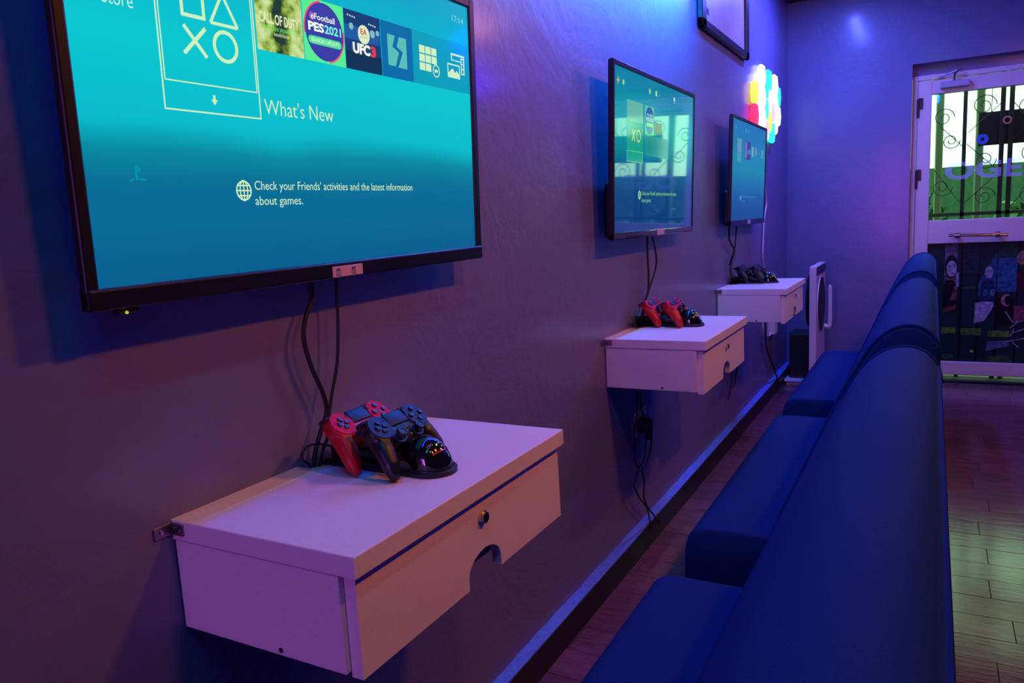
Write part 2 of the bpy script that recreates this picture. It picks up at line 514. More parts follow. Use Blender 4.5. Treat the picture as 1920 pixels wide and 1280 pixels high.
# printed collage on the lower pane
pc = wp('printed_panel', bx(bm_new(), (GX0 - .005, YD - .002, .142), (GX1 + .005, YD + .006, 1.020)), mat('print_dark', (.005, .026, .030), .4, spec=.25), dr)
PH = {}
def ink(r, g, b_):
    k = (r, g, b_)
    if k not in PH: PH[k] = mat('ink_%d_%d_%d' % k, lin(r * .72, g * .72, b_ * .72), .4, spec=.25, var=.55, bscale=38.)
    return PH[k]
def pic(name, col, pts, dz=.0012):
    b = bm_new(); poly(b, pts, 0)
    upright(b, 0, YD - .002 - dz, 0)
    bmesh.ops.translate(b, verts=b.verts, vec=-dr.location)
    o = obj(name, b, ink(*col), pc); return o
def el(cx, cz, rx, rz, n=16, a=0): return [(cx + rx * math.cos(2 * PI * k / n + a), cz + rz * math.sin(2 * PI * k / n + a)) for k in range(n)]
def rc(x0, z0, x1, z1): return [(x0, z0), (x1, z0), (x1, z1), (x0, z1)]
E1, E2, E3 = .0012, .0020, .0028
pic('print_patch', (120, 125, 150), rc(1.085, .72, 1.165, 1.01), E1)
pic('print_patch', (20, 70, 85), rc(1.20, .80, 1.30, 1.00), E1)
pic('print_patch', (30, 110, 150), [(1.30, .72), (1.41, .95), (1.41, .66), (1.30, .62)], E1)
pic('print_patch', (40, 120, 170), rc(1.415, .66, 1.53, .90), E1)
pic('print_patch', (20, 90, 80), rc(1.415, .90, 1.53, 1.01), E1)
pic('print_patch', (110, 190, 60), rc(1.075, .355, 1.17, .40), E1)
pic('print_patch', (90, 160, 55), rc(1.20, .345, 1.33, .395), E1)
pic('print_patch', (110, 180, 60), rc(1.37, .335, 1.50, .38), E1)
pic('print_patch', (60, 110, 60), rc(1.075, .16, 1.16, .20), E1)
pic('print_patch', (70, 120, 60), rc(1.37, .15, 1.52, .20), E1)
pic('print_patch', (90, 170, 60), rc(1.20, .685, 1.28, .692), E1)
# masked figure, shirt, crescent, arm and net shapes as plain flat print
pic('print_shape', (28, 22, 30), el(1.128, .845, .042, .085), E2)
pic('print_shape', (205, 205, 225), el(1.130, .830, .033, .060), E3)
pic('print_shape', (60, 50, 70), [(1.112, .855), (1.126, .845), (1.112, .840)], .0034)
pic('print_shape', (60, 50, 70), [(1.136, .850), (1.152, .862), (1.150, .846)], .0034)
pic('print_shape', (90, 60, 80), [(1.118, .800), (1.132, .790), (1.150, .805), (1.132, .798)], .0034)
pic('print_shape', (150, 110, 105), rc(1.105, .735, 1.150, .775), E2)
pic('print_shape', (32, 28, 36), [(1.078, .52), (1.175, .52), (1.170, .70), (1.140, .745), (1.095, .745), (1.078, .70)], E2)
pic('print_shape', (150, 95, 90), [(1.125, .60), (1.150, .70), (1.172, .70), (1.165, .60)], E3)
pic('print_shape', (130, 80, 80), [(1.078, .53), (1.165, .57), (1.165, .535), (1.078, .50)], E3)
pic('print_shape', (200, 200, 225), rc(1.162, .70, 1.176, .80), E3)
pic('print_shape', (190, 190, 215), el(1.362, .80, .025, .045), E2)
pic('print_shape', (20, 60, 110), [(1.31, .59), (1.40, .59), (1.395, .72), (1.36, .76), (1.32, .72)], E2)
pic('print_shape', (205, 200, 225), [(1.28, .43), (1.345, .45), (1.40, .56), (1.39, .60), (1.285, .58)], E2)
pic('print_shape', (14, 12, 22), rc(1.405, .42, 1.52, .62), E2)
b = text_bm('8', 0, 0, .026, .042, bold=.0); upright(b, 1.332, YD - .002 - E3, .635); bmesh.ops.translate(b, verts=b.verts, vec=-dr.location); obj('print_number', b, ink(60, 190, 210), pc)
b = text_bm('8', 0, 0, .026, .042, bold=.0); upright(b, 1.374, YD - .002 - E3, .635); bmesh.ops.translate(b, verts=b.verts, vec=-dr.location); obj('print_number', b, ink(150, 190, 220), pc)
cres = [(1.475 + .034 * math.cos(t), .60 + .045 * math.sin(t)) for t in [PI * .35 + k * PI * 1.3 / 12 for k in range(13)]] + [(1.486 + .024 * math.cos(t), .60 + .034 * math.sin(t)) for t in [PI * 1.6 - k * PI * 1.2 / 12 for k in range(13)]]
pic('print_shape', (225, 150, 140), cres, E3)
pic('print_shape', (120, 130, 170), [(1.36, .23), (1.50, .27), (1.50, .31), (1.37, .30)], E2)
pic('print_shape', (170, 220, 60), el(1.275, .225, .014, .012), E2)
pic('print_shape', (160, 80, 95), [(1.50, .44), (1.60, .46), (1.60, .56), (1.52, .56)], E2)
pic('print_shape', (90, 20, 40), rc(1.53, .68, 1.62, .80), E1)
pic('print_shape', (190, 150, 130), el(1.555, .90, .03, .05), E2)
b = bm_new()
for a_, c_ in (((1.47, .52), (1.52, .44)), ((1.52, .44), (1.60, .46)), ((1.50, .40), (1.545, .44)), ((1.505, .34), (1.53, .40)), ((1.47, .30), (1.60, .33)), ((1.52, .30), (1.56, .26)), ((1.505, .36), (1.60, .40))):
    stroke(b, a_, c_, .006, 0)
upright(b, 0, YD - .002 - .0036, 0); bmesh.ops.translate(b, verts=b.verts, vec=-dr.location); obj('print_lines', b, ink(215, 205, 235), pc)
for sgn in (1.186, 1.292, 1.408, 1.528):
    pic('print_seam', (4, 14, 20), rc(sgn, .15, sgn + .014, 1.01), E1 * .7)

# ---- outside: ironwork gate, hanging sign, garden
gt = thing('security_gate', 'dark wrought iron security gate with scrolls outside the glass door', 'gate', (1.40, 6.60, 0))
b = bm_new(); bx(b, (.80, 6.585, 1.205), (2.1, 6.615, 1.23)); wp('cross_bar', b, 'dark_iron', gt)
b = bm_new(); bx(b, (.80, 6.585, 2.30), (2.1, 6.615, 2.33)); wp('cross_bar', b, 'dark_iron', gt)
b = bm_new(); bx(b, (.80, 6.585, .06), (2.1, 6.615, .09)); wp('cross_bar', b, 'dark_iron', gt)
for x, wd in ((.88, .03), (1.185, .026), (1.415, .03), (1.468, .03), (1.72, .026), (2.02, .03)):
    b = bm_new(); bx(b, (x - wd / 2, 6.585, .0), (x + wd / 2, 6.615, 2.45)); wp('upright_bar', b, 'dark_iron', gt)
def scroll(cx, cz, s, fl_=1):
    b = bm_new(); P = []
    for k in range(30):
        t = k / 29; a = fl_ * (t * 3.2 * PI); r = s * (1 - .82 * t)
        P.append((cx + r * math.cos(a), 6.60, cz + r * math.sin(a)))
    tube(b, P, .0035, 6, False); return b
for cx, cz, s, f in ((1.05, 1.92, .07, 1), (1.10, 1.75, .06, -1), (1.30, 1.98, .08, 1), (1.32, 1.60, .07, -1), (1.58, 1.95, .09, -1), (1.60, 1.62, .08, 1), (1.05, 1.42, .07, -1), (1.32, 1.34, .07, 1), (1.60, 1.35, .08, -1), (1.86, 1.8, .08, 1)):
    wp('scroll', scroll(cx, cz, s, f), 'dark_iron', gt, 40)
for a_, c_ in (((1.03, 1.86), (1.18, 1.70)), ((1.2, 1.72), (1.40, 1.52)), ((1.40, 1.98), (1.21, 1.80)), ((1.48, 1.98), (1.70, 1.72)), ((1.70, 1.98), (1.48, 1.72)), ((1.0, 1.55), (1.17, 1.30)), ((1.2, 1.30), (1.40, 1.50)), ((1.48, 1.25), (1.70, 1.55))):
    b = bm_new(); tube(b, [(a_[0], 6.60, a_[1]), (c_[0], 6.60, c_[1])], .003, 6, False); wp('diagonal_rod', b, 'dark_iron', gt, 40)
# lock ring
b = bm_new(); ring(b, (0, 0), .018, .028, -.01, .01, 16); upright(b, 1.442, 6.57, 1.86); wp('lock_ring', b, 'steel', gt, 40)
sg = thing('hanging_sign', 'plain dark rectangular board hung on the iron gate outside', 'sign', (1.52, 6.66, 1.70))
b = bm_new(); bx(b, (1.270, 6.64, 1.700), (1.78, 6.665, 1.935), .004, 1); wp('board', b, 'sign_dark', sg)
b = bm_new(); tube(b, [(1.35, 6.652, 1.935), (1.35, 6.652, 2.31)], .003, 5, False); wp('hanging_wire', b, 'dark_iron', sg)
b = bm_new(); tube(b, [(1.70, 6.652, 1.935), (1.70, 6.652, 2.31)], .003, 5, False); wp('hanging_wire', b, 'dark_iron', sg)
for i, x in enumerate((1.00, 1.27)):
    t = thing('veranda_post', ('pale green veranda post left behind the iron gate', 'pale green veranda post in the middle behind the iron gate')[i], 'post', (x + .03, 7.0, 0), group='veranda posts')
    b = bm_new(); bx(b, (x, 6.98, .06), (x + .055, 7.03, 3.0), .008, 1); wp('shaft', b, 'pale_iron', t)
    b = bm_new(); bx(b, (x - .03, 6.95, 0), (x + .085, 7.06, .06), .008, 1); wp('base', b, 'pale_iron', t)
gd = struct('ground_outside', bx(bm_new(), (-6, YW + .3, -.12), (9, 16, -.01)), 'garden')
gw = struct('garden_wall', bx(bm_new(), (-6, 9.2, -.1), (9, 9.4, 1.66)), 'gwall')
def shrub(loc, r, h, seed, label):
    rnd = random.Random(seed)
    t = thing('shrub', label, 'shrub', loc, group='shrubs outside the door')
    b = bm_new()
    for k in range(700):
        while True:
            p = Vector((rnd.uniform(-1, 1), rnd.uniform(-1, 1), rnd.uniform(-1, 1)))
            if .35 < p.length < 1: break
        c = Vector((p.x * r, p.y * r, h * .55 + p.z * h * .45))
        n = Vector((rnd.gauss(0, 1), rnd.gauss(0, 1), rnd.gauss(0, 1))).normalized(); a = n.orthogonal().normalized(); c2 = n.cross(a)
        l = rnd.uniform(.05, .09); wd = l * .45
        b.faces.new([b.verts.new(c + q) for q in (-a * l, c2 * wd, a * l, -c2 * wd)])
    o = obj('foliage', b, 'leaf', t); o['kind'] = 'stuff'
    b = bm_new()
    for k in range(4):
        tube(b, [(0, 0, 0), (rnd.uniform(-.1, .1), rnd.uniform(-.1, .1), h * .3), (rnd.uniform(-.5, .5) * r, rnd.uniform(-.5, .5) * r, h * .75)], .012, 5)
    obj('stem', b, 'stem', t)
shrub((.85, 7.7, -.01), .36, 1.45, 1, 'leafy green shrub seen through the left edge of the door glass')
shrub((1.75, 8.1, -.01), .48, 1.35, 2, 'leafy green shrub seen through the middle of the door glass')
shrub((2.85, 7.8, -.01), .50, 1.55, 3, 'leafy green shrub behind the right part of the door glass')

# ================================================================== televisions
def tv_matrix(y0, z0, xb, tilt, roll):
    X = Vector((0, 1, 0)); Y = Vector((tilt, 0, 1)).normalized(); Z = X.cross(Y)
    m = Matrix((X, Y, Z)).transposed().to_4x4() @ Matrix.Rotation(roll, 4, 'Z')
    m.translation = Vector((xb, y0, z0)); return m


UI = {}
def uim(rgb):
    if rgb not in UI: UI[rgb] = mat('glow_%d_%d_%d' % rgb, (.01, .01, .01), .09, emit=lin(*rgb))
    return UI[rgb]


CREAM = (205, 240, 190)
Z1, Z2, Z3, Z4 = .0004, .0008, .0012, .0016


def art_material():
    """dusty olive cover picture: blotches with a darker upright smear in the middle"""
    m = bpy.data.materials.new('cover_picture'); m.use_nodes = True
    nt = m.node_tree; p = nt.nodes['Principled BSDF']; L = nt.links.new
    p.inputs['Base Color'].default_value = (.01, .01, .01, 1); p.inputs['Roughness'].default_value = .09
    tc = nt.nodes.new('ShaderNodeTexCoord'); nz = nt.nodes.new('ShaderNodeTexNoise')
    nz.inputs['Scale'].default_value = 55; nz.inputs['Detail'].default_value = 6
    L(tc.outputs['Object'], nz.inputs['Vector'])
    sp = nt.nodes.new('ShaderNodeSeparateXYZ'); L(tc.outputs['Object'], sp.inputs[0])
    d = nt.nodes.new('ShaderNodeMath'); d.operation = 'SUBTRACT'; d.inputs[1].default_value = .379; L(sp.outputs['X'], d.inputs[0])
    a = nt.nodes.new('ShaderNodeMath'); a.operation = 'ABSOLUTE'; L(d.outputs[0], a.inputs[0])
    mr = nt.nodes.new('ShaderNodeMapRange'); mr.inputs[1].default_value = .004; mr.inputs[2].default_value = .024; mr.inputs[3].default_value = -.26; mr.inputs[4].default_value = .06
    L(a.outputs[0], mr.inputs[0])
    ad = nt.nodes.new('ShaderNodeMath'); ad.operation = 'ADD'; L(nz.outputs['Fac'], ad.inputs[0]); L(mr.outputs[0], ad.inputs[1])
    r = nt.nodes.new('ShaderNodeValToRGB'); cr = r.color_ramp
    for k, c in ((.26, (30, 60, 55)), (.40, (110, 135, 45)), (.52, (165, 195, 95)), (.70, (205, 225, 160))):
        e = cr.elements.new(k); e.color = (*lin(*c), 1)
    cr.elements.remove(cr.elements[0]); cr.elements.remove(cr.elements[-1])
    L(ad.outputs[0], r.inputs['Fac']); L(r.outputs['Color'], p.inputs['Emission Color']); p.inputs['Emission Strength'].default_value = 1
    return m


def globe(bm, cx, cy, r, z):
    flat_ring(bm, cx, cy, r * .84, r, z, 28)
    for dx in (0, .45):
        pass
    stroke(bm, (cx, cy - r), (cx, cy + r), r * .13, z); stroke(bm, (cx - r, cy), (cx + r, cy), r * .13, z)
    for s in (-1, 1):
        yy = cy + s * r * .5; hw = r * .86
        stroke(bm, (cx - hw, yy), (cx + hw, yy), r * .13, z)
        P = [(cx + s * r * .48 * math.cos(t), cy + r * math.sin(t)) for t in [-PI / 2 + k * PI / 10 for k in range(11)]]
        for a, c in zip(P, P[1:]): stroke(bm, a, c, r * .13, z)
    return bm


def tv_shell(name, label, mw, x0, x1, y1, sx0, sx1, sy0, sy1, smat, backx, bar, bar_mat):
    t = thing(name, label, 'television', mw=mw, group='wall-mounted televisions')
    b = bm_new()
    # slim surround in four mitred pieces, one frame
    bx(b, (x0, 0, -.014), (sx0, y1, .002), .003, 2); bx(b, (sx1, 0, -.014), (x1, y1, .002), .003, 2)
    bx(b, (sx0 - .002, sy1, -.014), (sx1 + .002, y1, .002), .003, 2)
    obj('bezel', b, 'plastic_black', t)
    b = bm_new(); bx(b, (x0, -.001, -.016), (x1, sy0, bar), .004, 3); obj('lower_bezel', b, bar_mat, t)
    b = bm_new(); bx(b, (x0 + .004, .004, -.018), (x1 - .004, y1 - .004, -.010)); obj('rear_panel', b, 'plastic_black', t)
    b = bm_new(); bx(b, (backx, .005, -.056), (x1 - backx, .19, -.016), .012, 2); obj('rear_housing', b, 'plastic_black', t)
    b = bm_new(); bx(b, (x1 * .5 - .12, y1 * .35, -.075), (x1 * .5 + .12, y1 * .62, -.054)); obj('wall_mount', b, 'steel', t)
    b = bm_new(); quad(b, sx0, sy0, sx1, sy1, -.003)
    s = obj('screen', b, smat, t)
    return t, s


def ui(s, name, bm, rgb, z=0):
    for v in bm.verts: v.co.z += -.003
    return obj(name, bm, uim(rgb), s)


# ---- nearest television
ST1 = screen_material('screen_picture_near', [(.0, (0, 92, 140)), (.10, (0, 104, 152)), (.165, (0, 112, 150)), (.205, (0, 138, 160)), (.245, (0, 186, 204)), (.36, (0, 198, 206)), (.46, (0, 180, 205)), (.60, (0, 150, 200))])
t1, s1 = tv_shell('television', 'largest television nearest the camera, screen reading What\'s New', tv_matrix(.5765, 1.2364, .070, .0344, .0089), .006, .9745, .5706, .0235, .9525, .028, .5495, ST1, .06, .004, MT['plastic_black'])
b = bm_new(); outline(b, .1505, .2610, .3245, .4720, .0022, Z1); outline(b, .1550, .3000, .3205, .4690, .0018, Z1); ui(s1, 'menu_frame', b, CREAM)
b = bm_new(); outline(b, .1915, .3895, .2330, .4310, .0050, Z2); ui(s1, 'square_symbol', b, CREAM)
b = bm_new(); T = [(.2415, .3893), (.2910, .3893), (.2662, .4325)]
for i in range(3): stroke(b, T[i], T[(i + 1) % 3], .0045, Z2)
ui(s1, 'triangle_symbol', b, CREAM)
b = bm_new(); stroke(b, (.1940, .3780), (.2300, .3390), .0055, Z2); stroke(b, (.2310, .3785), (.1915, .3400), .0055, Z2); ui(s1, 'cross_symbol', b, CREAM)
b = bm_new(); flat_ring(b, .2655, .3592, .0178, .0232, Z2); ui(s1, 'circle_symbol', b, CREAM)
b = bm_new(); poly(b, [(.2362, .2740), (.2418, .2815), (.2306, .2815)], Z2); quad(b, .2342, .2812, .2382, .2880, Z2); ui(s1, 'arrow_symbol', b, CREAM)
ui(s1, 'menu_text', text_bm("What's New", .3324, .2697, .1590, .0235, Z1, -.006), CREAM)
ui(s1, 'menu_text', text_bm('Store', .0745, .3835, .0440, .0190, Z1, -.004), (190, 245, 225))
# game tiles
o = ui(s1, 'game_tile', quad(bm_new(), .3286, .3665, .4294, .4675, Z1), (168, 196, 92))
o.data.materials[0] = art_material()
ui(s1, 'tile_lettering', text_bm('CALL OF DUTY', .3350, .4090, .0860, .0150, Z4, .02), (225, 235, 190))
ui(s1, 'tile_lettering', text_bm('MODERN WARFARE', .3380, .3990, .0780, .0062, Z4, .0), (120, 240, 110))
ui(s1, 'tile_lettering', text_bm('REMASTERED', .3640, .3915, .0330, .0040, Z4, .0), (220, 235, 190))
ui(s1, 'game_tile', quad(bm_new(), .4318, .3665, .5330, .4675, Z1), (88, 238, 148))
for a0 in (PI * .55, -PI * .45):
    ui(s1, 'tile_arc', flat_ring(bm_new(), .4824, .4170, .046, .0500, Z2, 20, a0, a0 + PI * .5), (240, 80, 120))
ui(s1, 'tile_disc', disc(bm_new(), .4824, .4170, .0470, Z2 + .0001, 36), (58, 62, 168))
b = bm_new(); flat_ring(b, .4530, .4385, .0035, .0062, Z3, 18); ui(s1, 'tile_emblem', b, (190, 90, 190))
ui(s1, 'tile_lettering', text_bm('eFootball', .4505, .4345, .0590, .0095, Z3 + .0001, .012), (235, 250, 240))
ui(s1, 'tile_lettering', text_bm('PES', .4430, .4160, .0380, .0130, Z3, .04), (240, 250, 245))
ui(s1, 'tile_lettering', text_bm('2021', .4825, .4160, .0420, .0130, Z3, .03), (120, 240, 225))
b = bm_new(); bb_ = [(.4480 + .0065 * math.cos(t), .4010 + .0065 * math.sin(t)) for t in [PI / 2 + k * PI / 8 for k in range(9)]] + [(.5170 + .0065 * math.cos(t), .4010 + .0065 * math.sin(t)) for t in [-PI / 2 + k * PI / 8 for k in range(9)]]
poly(b, bb_, Z3); ui(s1, 'tile_pill', b, (80, 225, 150))
ui(s1, 'tile_lettering', text_bm('SEASON UPDATE', .4480, .3980, .0690, .0062, Z4, .01), (215, 250, 225))
ui(s1, 'game_tile', quad(bm_new(), .5344, .3665, .6363, .4675, Z1), (18, 62, 120))
ui(s1, 'tile_blotch', quad(bm_new(), .5344, .3665, .6363, .3980, Z2), (10, 50, 88))
ui(s1, 'tile_blotch', quad(bm_new(), .5344, .4180, .6363, .4420, Z2), (30, 92, 165))
for x0, y0 in ((.545, .458), (.551, .4575), (.557, .457), (.563, .4565), (.603, .452), (.609, .4515), (.615, .451), (.621, .4505)):
    ui(s1, 'tile_lamp', disc(bm_new(), x0, y0, .0016, Z3, 8), (225, 250, 235))
for x0, y0, r1 in ((.553, .440, .006), (.612, .436, .007), (.627, .440, .005)):
    ui(s1, 'tile_glow', disc(bm_new(), x0, y0, r1, Z3, 12), (130, 190, 190))
ui(s1, 'tile_disc', disc(bm_new(), .5870, .4310, .0165, Z3, 28), (222, 238, 190))
ui(s1, 'tile_lettering', text_bm('EA', .5775, .4310, .0180, .0095, Z4, .02), (205, 60, 90))
ui(s1, 'tile_lettering', text_bm('SPORTS', .5770, .4235, .0200, .0045, Z4, .0), (150, 170, 150))
ui(s1, 'tile_lettering', text_bm('UFC', .5540, .3965, .0480, .0165, Z4, .05), (240, 250, 235))
ui(s1, 'tile_lettering', text_bm('3', .6040, .3965, .0150, .0165, Z4, .05), (240, 60, 65))
ui(s1, 'menu_strip', quad(bm_new(), .7376, .3663, .9525, .4675, Z1), (0, 158, 186))
ui(s1, 'game_tile', quad(bm_new(), .6379, .3665, .7376, .4675, Z1 + .0001), (0, 108, 168))
b = bm_new(); poly(b, [(.6570, .3890), (.6800, .3890), (.6920, .4160), (.6720, .4240), (.6810, .4455), (.6570, .4455)], Z2); poly(b, [(.6880, .3880), (.7170, .3880), (.7170, .4450), (.6935, .4450), (.6855, .4260), (.7045, .4180)], Z2)
ui(s1, 'tile_symbol', b, (90, 190, 182))
b = bm_new()
for i in range(3):
    for j in range(3):
        if i == 2 and j == 0: continue
        quad(b, .7605 + i * .0215, .3945 + j * .0168, .7605 + i * .0215 + .0190, .3945 + j * .0168 + .0145, Z2)
ui(s1, 'library_symbol', b, CREAM)
b = bm_new(); flat_ring(b, .8190, .3985, .0105, .0128, Z3); quad(b, .8130, .3955, .8225, .4015, Z3); poly(b, [(.8225, .3985), (.8260, .4012), (.8260, .3958)], Z3); ui(s1, 'library_symbol', b, CREAM)
b = bm_new(); outline(b, .8630, .3930, .9120, .4220, .0030, Z2); poly(b, [(.8660, .3960), (.9090, .3960), (.9090, .4020), (.8990, .4100), (.8930, .4040), (.8830, .4130), (.8660, .4020)], Z2); ui(s1, 'gallery_symbol', b, CREAM)
b = bm_new(); quad(b, .8780, .4400, .9300, .4440, Z2); quad(b, .9270, .4040, .9310, .4440, Z2); quad(b, .8780, .4290, .8815, .4440, Z2); quad(b, .9170, .4040, .9200, .4370, Z2)
for k in range(4): quad(b, .9170, .4040 + k * .0105, .9310, .4065 + k * .0105, Z2 + .0001)
quad(b, .8780, .4290, .9180, .4310, Z2)
ui(s1, 'gallery_symbol', b, CREAM)
ui(s1, 'clock_text', text_bm('17:14', .8886, .5105, .0450, .0125, Z1, -.006), (140, 215, 225))
ui(s1, 'globe_symbol', globe(bm_new(), .2768, .1520, .0152, Z1), CREAM)
ui(s1, 'menu_text', text_bm("Check your Friends' activities and the latest information", .2989, .1535, .4160, .0135, Z1, -.002), CREAM)
ui(s1, 'menu_text', text_bm('about games.', .2979, .1300, .1035, .0135, Z1, -.002), CREAM)
b = bm_new(); poly(b, [(.0945, .1650), (.0985, .1640), (.0985, .1765), (.1035, .1755), (.1035, .1800), (.0985, .1835), (.0945, .1830)], Z1)
poly(b, [(.0925, .1670), (.0850, .1650), (.0870, .1630), (.0925, .1645)], Z1); poly(b, [(.1000, .1650), (.1080, .1640), (.1120, .1660), (.1060, .1680), (.1000, .1675)], Z1)
ui(s1, 'watermark_symbol', b, (0, 142, 168))
# label sticker and infrared sensor on the lower edge
b = bm_new(); bx(b, (.4545, .0015, .0042), (.5363, .0205, .0052), .0004, 1); stk = obj('sticker', b, mat('sticker_pink', (.80, .48, .62), .4), t1)
for x in (.4630, .5040):
    obj('sticker_lettering', text_bm('GG', x, .0035, .0130, .0070, .0054, .02), mat('sticker_ink', (.08, .06, .28), .5), stk)
    b = bm_new(); poly(b, [(x, .0115), (x + .012, .0125), (x + .011, .0170), (x + .002, .0165)], .0054); obj('sticker_mark', b, mat('sticker_mark', (.10, .12, .38), .5), stk)
b = bm_new(); bx(b, (.044, -.0085, -.012), (.078, .0, .0), .002, 1); sn = obj('sensor_box', b, 'plastic_black', t1)
b = bm_new(); ball(b, (.0575, -.0065, .001), .0022, u=10, v=6); obj('power_light', b, emis('power_light', (190, 200, 40), 1.0), sn)

# ---- second television
ST2 = screen_material('screen_picture_middle', [(.0, (0, 52, 118)), (.16, (0, 62, 128)), (.235, (0, 84, 140)), (.30, (0, 128, 150)), (.40, (0, 160, 165)), (.45, (0, 150, 165)), (.50, (0, 135, 160)), (.60, (0, 122, 160))], .035)
t2, s2 = tv_shell('television', 'television in the middle of the row with the glass door mirrored in it', tv_matrix(2.3777, 1.2475, .0717, .0344, 0), .022, .9860, .5790, .0375, .9800, .0235, .5620, ST2, .075, .003, MT['gloss_black'])
b = bm_new(); poly(b, [(.0640, .518), (.0730, .5225), (.0765, .5330), (.0800, .5225), (.0890, .518), (.0800, .5135), (.0765, .503), (.0730, .5135)], Z1); ui(s2, 'menu_symbol', b, (205, 180, 70))
ui(s2, 'menu_symbol', disc(bm_new(), .1259, .5170, .0095, Z1, 12), (150, 205, 150))
ui(s2, 'menu_symbol', disc(bm_new(), .3995, .5201, .0100, Z1, 12), (150, 205, 140))
ui(s2, 'menu_symbol', quad(bm_new(), .4640, .5110, .4830, .5300, Z1), (170, 210, 160))
ui(s2, 'menu_text', text_bm('24', .497, .513, .022, .0100, Z1), (90, 150, 190))
b = bm_new(); quad(b, .690, .518, .712, .532, Z1); quad(b, .698, .508, .704, .518, Z1); ui(s2, 'menu_symbol', b, (170, 210, 230))
ui(s2, 'menu_tile', quad(bm_new(), .1600, .4000, .3250, .4680, Z1), (88, 178, 150))
ui(s2, 'menu_tile', quad(bm_new(), .1600, .2620, .3250, .4000, Z1), (0, 158, 138))
b = bm_new(); outline(b, .1600, .2620, .3250, .3000, .0016, Z2); ui(s2, 'menu_frame', b, (120, 205, 150))
b = bm_new(); stroke(b, (.2100, .3720), (.2400, .3340), .0050, Z2); stroke(b, (.2400, .3720), (.2100, .3340), .0050, Z2); ui(s2, 'cross_symbol', b, (205, 225, 110))
b = bm_new(); flat_ring(b, .2774, .3540, .0170, .0215, Z2); ui(s2, 'circle_symbol', b, (205, 225, 110))
ui(s2, 'game_tile', quad(bm_new(), .3460, .3660, .4480, .4680, Z1), (60, 200, 130))
b = bm_new(); disc(b, .3970, .4170, .0480, Z2, 30); ui(s2, 'tile_disc', b, (18, 84, 160))
ui(s2, 'tile_lettering', text_bm('eFootball', .3650, .4330, .0590, .0090, Z3, .01), (150, 220, 190))
ui(s2, 'tile_lettering', text_bm('PES2021', .3570, .4150, .0800, .0120, Z3, .03), (140, 215, 190))
ui(s2, 'tile_pill', quad(bm_new(), .3590, .3950, .4350, .4080, Z3), (90, 205, 130))
ui(s2, 'game_tile', quad(bm_new(), .4500, .3760, .5450, .4180, Z1), (20, 66, 60))
ui(s2, 'menu_tile', quad(bm_new(), .3460, .2900, .6200, .3640, Z1), (0, 140, 140))
ui(s2, 'globe_symbol', globe(bm_new(), .2923, .1500, .0150, Z1), (165, 225, 130))
ui(s2, 'menu_text', text_bm("Check your Friends' activities and the latest information", .3160, .1500, .4280, .0135, Z1, .004), (110, 195, 120))
ui(s2, 'menu_text', text_bm('about games.', .3160, .1250, .1050, .0135, Z1, .004), (110, 195, 120))
b = bm_new(); bx(b, (.4820, .0005, .0032), (.5700, .0225, .0044), .0004, 1); stk = obj('sticker', b, mat('sticker_lilac', (.72, .50, .70), .4), t2)
for x in (.500, .540):
    obj('sticker_lettering', text_bm('G', x, .0060, .0100, .0100, .0046, .02), mat('sticker_ink2', (.25, .14, .40), .5), stk)

# ---- third television
ST3 = screen_material('screen_picture_far', [(.0, (0, 66, 122)), (.14, (0, 84, 142)), (.22, (0, 108, 150)), (.30, (0, 130, 152)), (.38, (0, 128, 156)), (.46, (0, 116, 156)), (.60, (0, 108, 156))], .05)
t3, s3 = tv_shell('television', 'smallest-looking television at the far end, beside the bright wall light panels', tv_matrix(4.052, 1.2453, .0717, .0344, 0), .028, .9600, .5706, .0480, .9450, .030, .5540, ST3, .09, .003, MT['gloss_black'])
for x, wd in ((.1233, .010), (.373, .012), (.450, .012)):
    ui(s3, 'menu_symbol', quad(bm_new(), x - wd, .5030, x + wd, .5220, Z1), (40, 150, 170))
ui(s3, 'menu_tile', quad(bm_new(), .1673, .3900, .2700, .4610, Z1), (84, 146, 160))
ui(s3, 'menu_tile', quad(bm_new(), .1673, .3370, .2700, .3880, Z1), (60, 150, 150))
ui(s3, 'game_tile', quad(bm_new(), .3530, .3600, .5085, .4580, Z1), (48, 60, 140))
ui(s3, 'tile_blotch', quad(bm_new(), .3600, .3660, .4100, .4520, Z2), (110, 110, 150))
ui(s3, 'tile_blotch', quad(bm_new(), .4350, .3900, .5000, .4150, Z2), (50, 130, 165))
ui(s3, 'menu_symbol', quad(bm_new(), .5350, .3820, .5860, .4360, Z1), (110, 165, 150))
ui(s3, 'menu_symbol', disc(bm_new(), .6519, .4150, .0260, Z1, 14), (80, 150, 165))
ui(s3, 'menu_symbol', quad(bm_new(), .7300, .4040, .7650, .4130, Z1), (80, 130, 170))
ui(s3, 'menu_symbol', quad(bm_new(), .8200, .3850, .8680, .4340, Z1), (90, 150, 160))
ui(s3, 'globe_symbol', disc(bm_new(), .2750, .1480, .0130, Z1, 14), (100, 165, 180))
ui(s3, 'menu_text', text_bm("Check your Friends' activities and the latest information", .2982, .1500, .3850, .0115, Z1, -.006), (60, 135, 170))
ui(s3, 'menu_text', text_bm('about games.', .2982, .1270, .0950, .0115, Z1, -.006), (60, 135, 170))
b = bm_new(); bx(b, (.4500, .0050, .0032), (.5300, .0260, .0044), .0004, 1); stk = obj('sticker', b, mat('sticker_far', (.66, .52, .74), .4), t3)
obj('sticker_lettering', text_bm('GG', .4650, .0100, .0500, .0100, .0046, .02), mat('sticker_ink3', (.30, .20, .50), .5), stk)

# ================================================================== console lock boxes
LW, LD, LT, BH = .645, .3564, .0317, .1423


